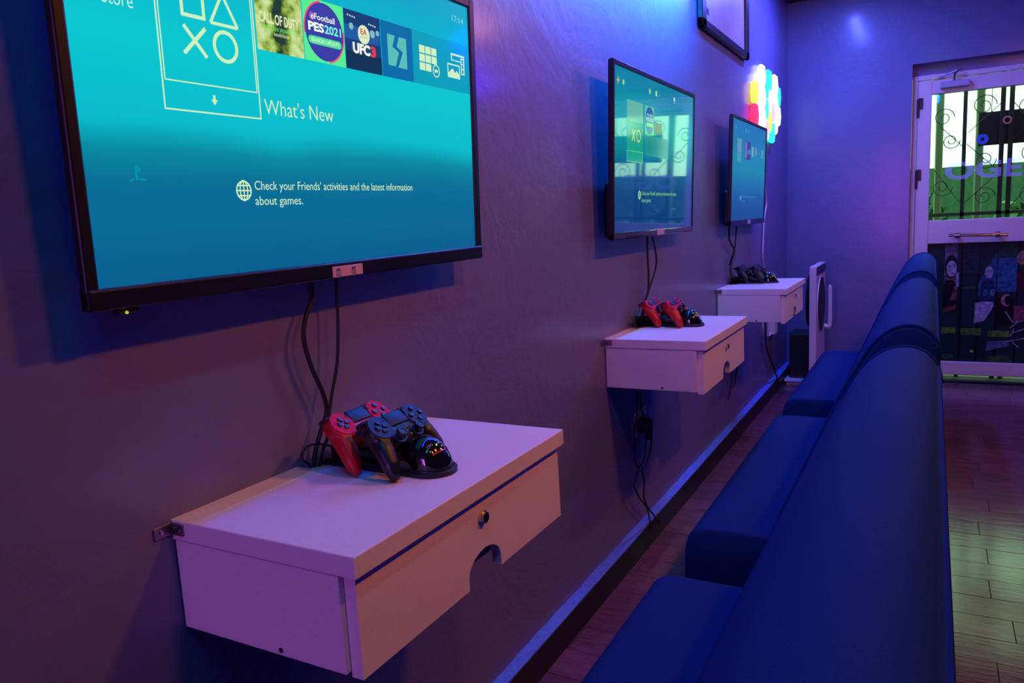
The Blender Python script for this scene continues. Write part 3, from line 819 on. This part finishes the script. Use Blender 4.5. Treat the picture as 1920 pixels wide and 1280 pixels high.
def lid_bm():
    """lid with a cable notch cut into its rear edge; local origin at wall, near end, lid top"""
    pts = [(0.0, 0.0), (LD, 0.0), (LD, LW), (0.0, LW)]
    n0, n1, dp = .265, .372, .050
    arc = []
    for k in range(0, 13):
        t = PI * k / 12
        arc.append((dp * math.sin(t) ** .7 if 0 < k < 12 else 0.0, (n1 + n0) / 2 + (n1 - n0) / 2 * math.cos(t)))
    pts = [(0, 0), (LD, 0), (LD, LW), (0, LW)] + arc
    b = bm_new(); prism(b, pts, 'z', -LT, 0)
    es = [e for e in b.edges if all(abs(v.co.x - LD) < 1e-6 for v in e.verts) or all(abs(v.co.y) < 1e-6 for v in e.verts) or all(abs(v.co.y - LW) < 1e-6 for v in e.verts)]
    bmesh.ops.bevel(b, geom=es, offset=.0018, segments=2, profile=.5, affect='EDGES')
    return b


def flap_bm():
    """drop-down front with an arched finger cut in its lower edge (profile in Y,Z)"""
    z1, z0 = -LT - .004, -LT - BH - .008
    ym = LW * .525; r = .054
    pts = [(.012, z0), (ym - r, z0)]
    for k in range(0, 11):
        t = PI - PI * k / 10
        pts.append((ym + r * math.cos(t), z0 + .018 + .036 * math.sin(t)))
    pts += [(ym + r, z0), (LW - .004, z0), (LW - .008, z1), (.012, z1)]
    b = bm_new(); prism(b, pts, 'x', LD - .0315, LD - .0120)
    return b


def make_box():
    t = thing('console_box', '', 'cabinet', group='locking console boxes on the wall')
    obj('lid', lid_bm(), 'mdf', t)
    z0, z1 = -LT - BH, -LT
    obj('side_panel', bx(bm_new(), (.003, .0015, z0), (LD - .0322, .0185, z1 - .0012), .001, 1), 'mdf', t)
    obj('side_panel', bx(bm_new(), (.003, LW - .0185, z0), (LD - .0322, LW - .0015, z1 - .0012), .001, 1), 'mdf', t)
    obj('bottom_panel', bx(bm_new(), (.003, .0190, z0 + .002), (LD - .05, LW - .0190, z0 + .018)), 'mdf_in', t)
    obj('inner_rail', bx(bm_new(), (LD - .075, .0190, z0 + .019), (LD - .060, LW - .0190, z0 + .060)), 'mdf_in', t)
    fp = obj('front_flap', flap_bm(), 'mdf', t)
    lk = bm_new(); cyl(lk, (LD - .0095, LW * .52, -.0716), (1, 0, 0), .0115, .005, 20); cyl(lk, (LD - .0055, LW * .52, -.0716), (1, 0, 0), .0098, .004, 20)
    lko = obj('lock', lk, 'chrome', fp, 40)
    k = bm_new(); cyl(k, (LD - .0030, LW * .52, -.0716), (1, 0, 0), .0080, .0016, 18); obj('key_barrel', k, 'gloss_black', fp, 40)
    h = bm_new(); cyl(h, (.205, .0012, -.1655), (0, 1, 0), .0040, .0012, 14); obj('screw_hole', h, 'rubber', t)
    br = bm_new()
    bx(br, (.0005, -.032, -.0225), (.003, .0005, -.0035), .001, 1); bx(br, (.0005, -.0035, -.0225), (.028, -.0005, -.0035), .001, 1)
    bo = obj('corner_bracket', br, 'steel', t)
    for p, ax in (((.004, -.020, -.013), (1, 0, 0)), ((.010, -.0045, -.012), (0, 1, 0)), ((.022, -.0045, -.014), (0, 1, 0))):
        q = bm_new(); cyl(q, p, ax, .0032, .003, 10); obj('screw', q, 'chrome', bo, 40)
    return t


BOX = [(.7095, .9046, 'white console box nearest the camera, under a red and a black gamepad'),
       (2.4714, .9046, 'white console box in the middle, under two red gamepads'),
       (4.0764, .9190, 'white console box at the far end, under two black gamepads')]
proto = make_box()
for i, (yy, zz, lab) in enumerate(BOX):
    o = proto if i == 0 else copy_tree(proto)
    o.location = (0, yy, zz); o['label'] = lab

# ================================================================== gamepads
def remeshed(bm, voxel, it=6):
    me = bpy.data.meshes.new('r'); bm.to_mesh(me); bm.free()
    o = bpy.data.objects.new('r', me); COL.objects.link(o)
    md = o.modifiers.new('r', 'REMESH'); md.mode = 'VOXEL'; md.voxel_size = voxel
    bpy.context.view_layer.update()
    dg = bpy.context.evaluated_depsgraph_get()
    m2 = bpy.data.meshes.new_from_object(o.evaluated_get(dg))
    bpy.data.objects.remove(o); bpy.data.meshes.remove(me)
    b = bm_new(); b.from_mesh(m2); bpy.data.meshes.remove(m2)
    for k in range(it): bmesh.ops.smooth_vert(b, verts=b.verts, factor=.5, use_axis_x=True, use_axis_y=True, use_axis_z=True)
    return b


def capsule(bm, pts):
    for (p, r), (q, s) in zip(pts, pts[1:]):
        p, q = Vector(p), Vector(q); n = 10
        for k in range(n + 1):
            t = k / n; ball(bm, p.lerp(q, t), r + (s - r) * t, u=16, v=10)


def pad_body():
    b = bm_new(); u = .001
    bx(b, (-.062, -.006, -.012), (.062, .038, .0105), .008, 3)
    bx(b, (-.034, -.022, -.013), (.034, .010, .0070), .006, 3)
    for s in (-1, 1):
        cyl(b, (s * .052, .0170, -.001), (0, 0, 1), .0285, .025, 32)
        cyl(b, (s * .0265, -.0105, -.002), (0, 0, 1), .0160, .023, 28)
        capsule(b, [((s * .056, .014, -.006), .0215), ((s * .064, -.018, -.009), .0195), ((s * .070, -.044, -.015), .0165), ((s * .0715, -.060, -.022), .0130)])
        bx(b, (s * .052 - .018, .030, -.016), (s * .052 + .018, .046, .004), .007, 3)
    return remeshed(b, .0020, 7)


PADMESH = {}


def pad_mesh(key, build, m, smooth=40):
    k = (key, m)
    if k not in PADMESH: PADMESH[k] = to_mesh(key, build(), m, smooth)
    return PADMESH[k]


_body = pad_body(); _body_me = bpy.data.meshes.new('gamepad_body'); _body.to_mesh(_body_me); _body.free()
for p in _body_me.polygons: p.use_smooth = True


def gamepad(body_m, face_m, label, mw, group='gamepads on charging docks'):
    t = thing('gamepad', label, 'gamepad', mw=mw, group=group)
    me = _body_me.copy(); me.materials.append(MT[body_m]); obj('body', me, None, t)
    def P(name, build, m, smooth=40, parent=None): return obj(name, pad_mesh(name + build.__name__, build, m, smooth), None, parent or t)
    for s in (-1, 1):
        def plate(s=s):
            b = bm_new(); cyl(b, (s * .0525, .0180, .0122), (0, 0, 1), .0262, .0030, 36, .0255)
            q = [v for v in b.verts]; 
            for v in q: v.co.y = .018 + (v.co.y - .018) * (1.06 if v.co.y > .018 else 1.0)
            bx(b, (min(s * .030, s * .045), .006, .0105), (max(s * .030, s * .045), .0385, .0128), .001, 1); return b
        plate.__name__ = 'l' if s < 0 else 'r'
        fp = P('face_plate', plate, face_m)
        def small(s=s):
            b = bm_new(); bx(b, (s * .0325 - .0020, .0270, .0128), (s * .0325 + .0020, .0350, .0145), .0015, 2); return b
        small.__name__ = 'l' if s < 0 else 'r'
        P('menu_button', small, 'button', 40, fp)
        def base(s=s):
            b = bm_new(); ring(b, (s * .0265, -.0105), .0115, .0155, .0080, .0112, 28); return b
        base.__name__ = 'l' if s < 0 else 'r'
        P('stick_collar', base, 'pad_black_face_blue_lit')
        def stem(s=s):
            b = bm_new(); cyl(b, (s * .0265, -.0105, .0130), (0, 0, 1), .0065, .014, 18, .0052); ball(b, (s * .0265, -.0105, .0080), .0105, (1, 1, .55)); return b
        stem.__name__ = 'l' if s < 0 else 'r'
        st = P('thumbstick', stem, 'rubber')
        def cap(s=s):
            b = bm_new(); cyl(b, (s * .0265, -.0105, .0215), (0, 0, 1), .0100, .0045, 26, .0095); ring(b, (s * .0265, -.0105), .0068, .0095, .0230, .0246, 26); return b
        cap.__name__ = 'l' if s < 0 else 'r'
        P('thumbstick_cap', cap, 'button', 40, st)
        def shoulder(s=s):
            b = bm_new(); bx(b, (s * .052 - .0165, .0425, -.007), (s * .052 + .0165, .0500, .0035), .003, 3); return b
        shoulder.__name__ = 'l' if s < 0 else 'r'
        P('shoulder_button', shoulder, 'rubber')
        def trig(s=s):
            b = bm_new(); bx(b, (s * .052 - .0150, .0410, -.021), (s * .052 + .0150, .0560, -.0085), .005, 3); return b
        trig.__name__ = 'l' if s < 0 else 'r'
        P('trigger', trig, 'rubber')
    def touch():
        b = bm_new(); bx(b, (-.0262, .0120, .0095), (.0262, .0415, .0136), .0022, 3); return b
    P('touchpad', touch, 'touch')
    for k in range(4):
        def arrow(k=k):
            b = bm_new(); pts = [(0, .0028), (.0048, .0075), (.0048, .0135), (-.0048, .0135), (-.0048, .0075)]
            a = k * PI / 2; pts = [(-.0525 + x * math.cos(a) - y * math.sin(a), .0180 + x * math.sin(a) + y * math.cos(a)) for x, y in pts]
            prism(b, pts, 'z', .0135, .0168)
            bmesh.ops.bevel(b, geom=[e for e in b.edges if all(v.co.z > .0165 for v in e.verts)], offset=.0007, segments=2, affect='EDGES'); return b
        arrow.__name__ = 'a%d' % k
        P('direction_button', arrow, 'button')
        def act(k=k):
            a = k * PI / 2; b = bm_new(); cyl(b, (.0525 + .0135 * math.cos(a), .0180 + .0135 * math.sin(a), .0152), (0, 0, 1), .0052, .0040, 20, .0049); return b
        act.__name__ = 'b%d' % k
        bt = P('action_button', act, 'button')
        def sym(k=k):
            a = k * PI / 2; cx, cy = .0525 + .0135 * math.cos(a), .0180 + .0135 * math.sin(a); b = bm_new(); z = .01735
            if k == 0: flat_ring(b, cx, cy, .0022, .0029, z, 18)
            elif k == 1:
                T = [(cx - .0028, cy - .0018), (cx + .0028, cy - .0018), (cx, cy + .0030)]
                for i in range(3): stroke(b, T[i], T[(i + 1) % 3], .0007, z)
            elif k == 2: outline(b, cx - .0024, cy - .0024, cx + .0024, cy + .0024, .0007, z)
            else:
                stroke(b, (cx - .0022, cy - .0022), (cx + .0022, cy + .0022), .0007, z); stroke(b, (cx + .0022, cy - .0022), (cx - .0022, cy + .0022), .0007, z)
            return b
        sym.__name__ = 's%d' % k
        P('button_symbol', sym, ('sym_pink', 'sym_teal', 'sym_lilac', 'sym_blue')[k], None, bt)
    def home():
        b = bm_new(); cyl(b, (0, -.0060, .0085), (0, 0, 1), .0048, .004, 20); return b
    P('home_button', home, 'button')
    def grille():
        b = bm_new()
        for i in range(5):
            for j in range(2): cyl(b, (-.0060 + i * .0030, .0030 + j * .0035, .0104), (0, 0, 1), .0007, .0008, 8)
        return b
    P('speaker_grille', grille, 'rubber')
    return t


for k, c in (('sym_pink', (.55, .22, .40)), ('sym_teal', (.05, .50, .50)), ('sym_lilac', (.55, .35, .60)), ('sym_blue', (.30, .35, .70))):
    MT[k] = mat(k, c, .5)


def pad_matrix(x, y, z, tilt=39.5, s=.94, yaw=0):
    B = Matrix(((0, -1, 0), (1, 0, 0), (0, 0, 1)))
    m = Matrix.Rotation(math.radians(yaw), 3, 'Z') @ Matrix.Rotation(math.radians(tilt), 3, 'Y') @ B
    m = (m * s).to_4x4(); m.translation = Vector((x, y, z)); return m


# charging dock: local X outwards from the wall, Z up, origin under the dome centre line
def dome_profile():
    """rounded nose body: lofted rings from the cradle to the front"""
    b = bm_new(); rings = []
    for x, hw, h in ((-.030, .034, .046), (-.012, .036, .056), (.006, .0375, .0620), (.022, .0375, .0625), (.036, .0355, .0570), (.048, .0315, .0470), (.057, .0255, .0340), (.063, .0170, .0220), (.0655, .006, .0150)):
        rg = []
        for k in range(17):
            t = PI * k / 16
            rg.append(b.verts.new((x, hw * math.cos(t) * (1 if True else 1), .010 + max(h - .010, .004) * abs(math.sin(t)) ** .75)))
        rings.append(rg)
    for A, B in zip(rings, rings[1:]):
        for k in range(16): b.faces.new((A[k], A[k + 1], B[k + 1], B[k]))
    b.faces.new(rings[0]); b.faces.new(list(reversed(rings[-1])))
    bmesh.ops.recalc_face_normals(b, faces=b.faces)
    return b


def dome_z(x, yy):
    P = ((-.030, .034, .046), (-.012, .036, .056), (.006, .0375, .0620), (.022, .0375, .0625), (.036, .0355, .0570), (.048, .0315, .0470), (.057, .0255, .0340), (.063, .0170, .0220), (.0655, .006, .0150))
    for (x0, w0, h0), (x1, w1, h1) in zip(P, P[1:]):
        if x0 <= x <= x1:
            t = (x - x0) / (x1 - x0); hw = w0 + (w1 - w0) * t; h = h0 + (h1 - h0) * t
            c = min(1, abs(yy) / hw); return .010 + (h - .010) * (1 - c * c) ** .375
    return .012


def make_dock():
    t = thing('charging_dock', '', 'charger', group='gamepad charging docks')
    b = bm_new(); pts = [(-.185, -.036), (-.195, -.026), (-.195, .026), (-.185, .036)] 
    arc = [(.030 + .045 * math.cos(a), .043 * math.sin(a)) for a in [PI / 2 - k * PI / 14 for k in range(15)]]
    prism(b, [(-.185, -.036), (.030, -.043)][:1] + [(-.195, -.026), (-.195, .026), (-.185, .036)] + arc, 'z', 0, .011)
    bmesh.ops.bevel(b, geom=[e for e in b.edges if all(v.co.z > .0105 for v in e.verts)], offset=.004, segments=3, affect='EDGES')
    obj('base', b, 'plastic_black', t, 50)
    b = bm_new(); bx(b, (-.180, -.024, .008), (-.028, .024, .036), .008, 3); obj('cradle', b, 'plastic_black', t, 50)
    for x in (-.135, -.055):
        b = bm_new(); bx(b, (x - .012, -.012, .034), (x + .012, .012, .048), .003, 2); obj('charging_plug', b, 'rubber', t, 50)
    dm = obj('dome', dome_profile(), 'gloss_black', t, 70)
    # lit details on the dome
    def on(pts, dz=.0004): return [(x, y, dome_z(x, y) + dz) for x, y in pts]
    b = bm_new(); tube(b, on([(.0315, -.0235), (.0304, -.0219), (.0300, -.0148), (.0310, -.0074), (.0335, .0006), (.0375, .0080), (.0430, .0119), (.0495, .0122), (.0532, .0095)]), .0006, 5, True, 4)
    obj('light_arc', b, emis('dock_blue_light', (75, 75, 255), 1.0), dm)
    b = bm_new(); tube(b, on([(.0495, -.0225), (.0515, -.0160), (.0527, -.0103), (.0535, -.0040), (.0538, .0020), (.0535, .0085)]), .0006, 5, True, 4)
    obj('light_line', b, emis('dock_red_light', (235, 10, 60), .9), dm)
    for xx, yy, r in ((.0455, -.0043, .0016), (.0489, .0065, .0010), (.0448, -.0218, .0009)):
        b = bm_new(); ball(b, (xx, yy, dome_z(xx, yy)), r, u=10, v=6); obj('indicator_light', b, emis('dock_green_light', (190, 245, 130), 1.0), dm)
    b = text_bm('OIVO', 0, 0, .0115, .0040, 0, .0)
    for v in b.verts:
        yy = -.0215 + v.co.x; xx = .0410 - v.co.y + v.co.x * .2; v.co = Vector((xx, yy, dome_z(xx, yy) + .0006))
    obj('maker_lettering', b, mat('dock_print', (.45, .5, .45), .5), dm)
    return t


# (dock x offset, centre y, lid z, rear pad, front pad)
DOCK = [(.222, 1.040, .9046, 'black charging dock in front of the nearest television'),
        (.185, 2.825, .9046, 'black charging dock holding two red gamepads'),
        (.182, 4.440, .9190, 'black charging dock holding two black gamepads')]
dproto = make_dock()
for i, (xx, yy, zz, lab) in enumerate(DOCK):
    o = dproto if i == 0 else copy_tree(dproto)
    o.location = (xx, yy, zz + .0004); o['label'] = lab
PADS = [(0, -.110, 'pad_red', 'pad_red_face_lit', 'glossy red gamepad beside a black one on the nearest box'),
        (0, -.027, 'pad_black', 'pad_black_face_blue_lit', 'black gamepad beside a red one on the nearest box'),
        (1, -.110, 'pad_red', 'pad_red_face_lit', 'red gamepad nearer the wall of the two red ones on the middle box'),
        (1, -.027, 'pad_red', 'pad_red_face_lit', 'red gamepad next to the dock dome on the middle box'),
        (2, -.110, 'pad_black', 'pad_black_face_blue_lit', 'black gamepad nearer the wall of the two on the farthest box'),
        (2, -.027, 'pad_black', 'pad_black_face_blue_lit', 'black gamepad next to the dock dome on the farthest box')]
for i, dx, bmn, fmn, lab in PADS:
    xx, yy, zz, _ = DOCK[i]
    gamepad(bmn, fmn, lab, pad_matrix(xx + dx, yy - .003, zz + .0655))

# ================================================================== sofas
def rounded_prism(pts, y0, y1, bev, seg=3):
    b = bm_new(); prism(b, pts, 'y', y0, y1)
    es = [e for e in b.edges if abs(e.verts[0].co.y - e.verts[1].co.y) < 1e-6]
    bmesh.ops.bevel(b, geom=es, offset=bev, segments=seg, profile=.5, affect='EDGES')
    return b


def make_sofa(Ls):
    t = thing('sofa', '', 'sofa', group='armless sofas in a row')
    back = [(.565, .30), (.605, .385), (.70, .60), (.80, .83), (.838, .905), (.872, .965), (.912, 1.003), (.952, 1.016), (.990, 1.008), (1.016, .980), (1.026, .94), (1.032, .60), (1.034, .12), (.60, .12)]
    fine = [(p.x, p.z) for p in smooth_path([(x, 0, z) for x, z in back[1:12]], 4)]
    o = obj('backrest', rounded_prism([back[0]] + fine + back[12:], 0, Ls, .014), 'sofa', t, 35)
    seat = [(.375, .15), (.368, .24), (.372, .33), (.386, .375), (.415, .398), (.46, .404), (.62, .404), (.63, .14), (.39, .13)]
    fs = [(p.x, p.z) for p in smooth_path([(x, 0, z) for x, z in seat[:6]], 4)]
    obj('seat', rounded_prism(fs + seat[6:], .002, Ls - .002, .014), 'sofa', t, 35)
    b = bm_new(); bx(b, (.41, .02, .075), (1.02, Ls - .02, .135)); obj('base_frame', b, 'sofa_dark', t)
    for x in (.45, .98):
        for yy in (.08, Ls - .08):
            b = bm_new(); cyl(b, (x, yy, .0375), (0, 0, 1), .022, .075, 14, .026); obj('leg', b, 'sofa_dark', t, 40)
    # piping along the back edge
    for yy in (.006, Ls - .006):
        b = bm_new(); tube(b, [(x, yy, z) for x, z in back[2:11]], .004, 6); obj('piping', b, 'sofa', o, 40)
    return t


SOFA = [(.415, 'dark blue sofa nearest the camera, filling the lower right'), (2.13, 'dark blue sofa in the middle of the row'), (3.86, 'dark blue sofa farthest away, in front of the glass door')]
sp = make_sofa(1.40)
for i, (yy, lab) in enumerate(SOFA):
    o = sp if i == 0 else copy_tree(sp)
    o.location = (0, yy, 0); o['label'] = lab

# ================================================================== wall frame, light panels, far-corner objects
fr = thing('picture_frame', 'black framed picture high on the wall above the televisions', 'picture', (.01, 4.28, 2.20))
F0, F1, G0, G1 = 3.755, 4.805, 2.195, 2.760
for nm, a, c in (('frame_rail', (.004, F0, G0), (.030, F1, G0 + .038)), ('frame_rail', (.004, F0, G1 - .038), (.030, F1, G1)), ('frame_stile', (.004, F0, G0), (.030, F0 + .075, G1)), ('frame_stile', (.004, F1 - .075, G0), (.030, F1, G1))):
    wp(nm, bx(bm_new(), a, c, .004, 1), 'frame', fr)
wp('print', bx(bm_new(), (.006, F0 + .07, G0 + .03), (.016, F1 - .07, G1 - .03)), 'paper', fr)
wp('printed_mark', bx(bm_new(), (.0162, F0 + .10, G0 + .075), (.0166, F0 + .17, G0 + .105)), ink(40, 40, 70), fr)

lp = thing('light_panels', 'cluster of brightly glowing coloured hexagonal light panels on the wall', 'wall light', (.0, 5.35, 1.775))
def hexb(cy, cz, w=.150, h=.134, d0=.006, d1=.034):
    pts = [(cy + w / 2, cz), (cy + w * .27, cz + h / 2), (cy - w * .27, cz + h / 2), (cy - w / 2, cz), (cy - w * .27, cz - h / 2), (cy + w * .27, cz - h / 2)]
    b = bm_new(); prism(b, pts, 'x', d0, d1)
    bmesh.ops.bevel(b, geom=list(b.edges), offset=.007, segments=2, affect='EDGES'); return b
WH, CY, PK, YE, RD, LI, TE, VI = (255, 255, 255), (40, 235, 235), (255, 150, 175), (255, 205, 70), (255, 40, 90), (225, 255, 190), (60, 235, 200), (150, 130, 255)
HEX = [(5.00, 2.035, YE), (5.00, 1.905, RD), (5.1125, 2.10, WH), (5.1125, 1.97, WH), (5.225, 2.165, WH), (5.225, 2.035, WH), (5.225, 1.905, LI), (5.3375, 2.10, CY), (5.3375, 1.97, TE), (5.3375, 1.84, PK),
       (5.45, 2.165, CY), (5.45, 2.035, WH), (5.45, 1.905, YE), (5.5625, 2.10, WH), (5.5625, 1.97, PK), (5.5625, 1.84, CY), (5.675, 2.165, WH), (5.675, 2.035, WH), (5.675, 1.905, WH), (5.7875, 2.10, CY), (5.7875, 1.97, LI), (5.40, 1.80, LI)]
for yy, zz, c in HEX[:-1]:
    wp('light_panel', hexb(yy, zz), emis('panel_%d_%d_%d' % c, c, 2.2), lp, 30)
b = bm_new(); bx(b, (.001, 5.0, 1.95), (.006, 5.75, 2.08)); wp('backing', b, 'white_plastic', lp)

# tall white appliance, black loudspeaker and white power block in the far corner
ap = thing('fan_heater', 'tall narrow white appliance with a round black grille in the far corner', 'heater', (.30, 5.85, 0))
A0, A1, AX0, AX1, AH = 5.56, 6.06, .268, .314, .924
wp('body', bx(bm_new(), (AX0, A0, .03), (AX1, A1, AH), .006, 2), 'white_plastic', ap)
wp('control_strip', bx(bm_new(), (AX1, A0 + .012, AH - .065), (AX1 + .002, A1 - .012, AH - .008)), 'frame', ap)
b = bm_new(); cyl(b, (AX1 + .003, 5.81, .640), (1, 0, 0), .195, .006, 40); gr = wp('grille', b, 'rubber', ap)
b = bm_new(); ring(b, (0, 0), .195, .203, 0, .005, 40)
for v in b.verts: v.co = Vector((AX1 + v.co.z, 5.81 + v.co.x, .640 + v.co.y))
wp('grille_ring', b, 'white_plastic', ap, 40)
b = bm_new(); tube(b, [(AX1, 6.00, .46), (AX1 + .030, 6.00, .45), (AX1 + .040, 6.00, .48), (AX1 + .040, 6.00, .66), (AX1 + .038, 6.00, .735), (AX1 + .034, 6.00, .745)], .016, 10); wp('handle', b, 'white_plastic', ap, 50)
b = bm_new(); cyl(b, (AX0 - .018, 5.84, .66), (1, 0, 0), .19, .036, 32, .17); wp('rear_housing', b, 'plastic_black', ap, 40)
b = bm_new(); bx(b, (AX0 - .06, A0 + .02, 0), (AX1 + .06, A0 + .09, .03), .006, 1); wp('foot', b, 'white_plastic', ap)
b = bm_new(); bx(b, (AX0 - .06, A1 - .09, 0), (AX1 + .06, A1 - .02, .03), .006, 1); wp('foot', b, 'white_plastic', ap)
sk = thing('loudspeaker', 'black box loudspeaker standing on the floor in the far corner', 'speaker', (.14, 6.13, .04))
wp('cabinet', bx(bm_new(), (.062, 6.06, .042), (.205, 6.29, .385), .006, 2), 'plastic_black', sk)
wp('grille_cloth', bx(bm_new(), (.072, 6.054, .060), (.195, 6.060, .370)), 'rubber', sk)
pb = thing('floor_plinth', 'low white block on the floor under the black loudspeaker', 'plinth', (.11, 6.15, 0))
wp('slab', bx(bm_new(), (.034, 5.98, .022), (.215, 6.30, .040), .006, 2), 'white_plastic', pb)
wp('foot', bx(bm_new(), (.05, 6.0, 0), (.20, 6.28, .022)), 'white_plastic', pb)

# ================================================================== cables, sockets
def cable(name, label, pts, r, m='rubber', plug=None):
    b = bm_new(); tube(b, pts, r, 8, True, 7)
    o = obj(name, b, m, None, 60); tag(o, label, 'cable', 'loose cables'); return o


cable('power_cable', 'thick black cable hanging left below the nearest television', [(.03, 1.022, 1.25), (.03, 1.020, 1.206), (.03, .999, 1.17), (.03, .992, 1.133), (.03, 1.005, 1.083), (.03, 1.026, 1.034), (.03, 1.032, .997), (.03, 1.009, .958), (.03, .991, .923), (.026, .987, .875)], .0042)
cable('video_cable', 'thin black cable hanging straight below the pink sticker of the nearest television', [(.035, 1.083, 1.25), (.035, 1.081, 1.199), (.035, 1.076, 1.14), (.035, 1.066, 1.081), (.035, 1.044, 1.025), (.035, 1.029, .978), (.035, 1.023, .95), (.033, 1.010, .928), (.028, .995, .875)], .0030)
cable('dock_cable', 'thin black cable looping behind the red gamepad on the nearest box', [(.026, .990, .880), (.03, .975, .912), (.03, .962, .924), (.03, .962, .937), (.03, .980, .946), (.03, 1.007, .941), (.035, 1.040, .926), (.037, 1.050, .915)], .0020)
cable('power_cable', 'straight black cable hanging below the middle television', [(.03, 2.876, 1.25), (.03, 2.872, 1.189), (.03, 2.877, 1.085), (.03, 2.867, 1.033), (.03, 2.818, .987), (.03, 2.790, .949), (.024, 2.775, .875)], .0042)
cable('video_cable', 'bowed black cable hanging below the middle television', [(.03, 2.928, 1.25), (.03, 2.971, 1.183), (.03, 2.973, 1.119), (.03, 2.887, 1.042), (.03, 2.820, .977), (.024, 2.795, .875)], .0038)
cable('dock_cable', 'small black cable loop at the back of the middle box', [(.024, 2.765, .880), (.03, 2.715, .916), (.03, 2.690, .940), (.03, 2.717, .950), (.03, 2.765, .938), (.012, 2.815, .918)], .0030)
cable('power_cable', 'black cable curling down below the farthest television', [(.03, 4.245, 1.25), (.03, 4.255, 1.17), (.03, 4.369, 1.106), (.03, 4.302, 1.051), (.03, 4.273, .988), (.026, 4.385, .938), (.022, 4.40, .885)], .0055)
cable('video_cable', 'short thin black cable below the farthest television', [(.03, 4.427, 1.25), (.03, 4.397, 1.149), (.026, 4.355, 1.092), (.016, 4.300, 1.03)], .0040)
cable('white_cable', 'thin white cable dropping from the coloured light panels', [(.012, 5.423, 1.80), (.012, 5.384, 1.65), (.012, 5.363, 1.493), (.012, 5.418, 1.371), (.012, 5.342, 1.265), (.012, 5.303, 1.126), (.012, 5.283, 1.021), (.012, 5.33, .926), (.012, 5.30, .75), (.014, 5.26, .585), (.014, 5.29, .51), (.02, 5.46, .455), (.02, 5.52, .47)], .0045, 'white_cable')
cable('hanging_cable', 'long black cable hanging to the skirting under the middle box', [(.035, 2.695, .73), (.035, 2.689, .60), (.035, 2.671, .56), (.035, 2.656, .499), (.035, 2.653, .411), (.035, 2.687, .367), (.035, 2.653, .337), (.035, 2.634, .314), (.035, 2.689, .25), (.035, 2.794, .166), (.038, 2.919, .059)], .0035)
cable('hanging_cable', 'short black cable hanging right under the middle box', [(.04, 2.715, .73), (.04, 2.724, .592), (.04, 2.779, .533), (.04, 2.764, .462), (.04, 2.741, .393), (.036, 2.695, .369)], .0035)
cable('plug_cable', 'black cable running down from the round plug under the middle box', [(.05, 2.788, .495), (.035, 2.844, .447), (.035, 2.836, .402), (.035, 2.775, .359), (.035, 2.73, .35), (.035, 2.747, .291), (.035, 2.739, .24), (.035, 2.783, .162), (.036, 2.811, .073)], .0035)
cable('hanging_cable', 'loose black cable behind the right end of the middle box', [(.02, 4.36, .74), (.02, 4.34, .60), (.02, 4.322, .445), (.02, 4.306, .371), (.02, 4.237, .278)], .0050)
cable('hanging_cable', 'thin black cable dangling behind the right end of the middle box', [(.02, 4.50, .74), (.02, 4.49, .55), (.02, 4.458, .419), (.02, 4.371, .326)], .0045)
cable('hanging_cable', 'black cable running to the floor below the farthest box', [(.03, 5.25, .745), (.03, 5.273, .556), (.03, 5.309, .404), (.032, 5.506, .257), (.036, 5.697, .103), (.040, 5.75, .02)], .0060)
st = thing('wall_socket', 'pale wall socket under the middle console box', 'socket', (.0, 2.81, .50))
wp('plate', bx(bm_new(), (.0005, 2.745, .470), (.010, 2.875, .570), .003, 2), mat('socket_plate', (.55, .42, .42), .5), st)
wp('switch', bx(bm_new(), (.010, 2.84, .53), (.014, 2.86, .55), .002, 1), 'white_plastic', st)
pl = thing('round_plug', 'round black plug in the socket under the middle box', 'plug', (.03, 2.79, .51))
b = bm_new(); cyl(b, (.032, 2.790, .512), (1, 0, 0), .034, .040, 24, .028); wp('body', b, 'rubber', pl, 40)
b = bm_new(); cyl(b, (.047, 2.789, .480), (0, 0, 1), .012, .045, 14); wp('cable_sleeve', b, 'rubber', pl, 40)
ad = thing('white_adapter', 'small white plug-in adapter on the wall below the farthest box', 'adapter', (.02, 5.60, .45))
wp('body', bx(bm_new(), (.006, 5.535, .452), (.046, 5.645, .545), .006, 2), 'white_plastic', ad)
wp('plate', bx(bm_new(), (.0005, 5.50, .440), (.006, 5.68, .556), .002, 1), 'white_plastic', ad)
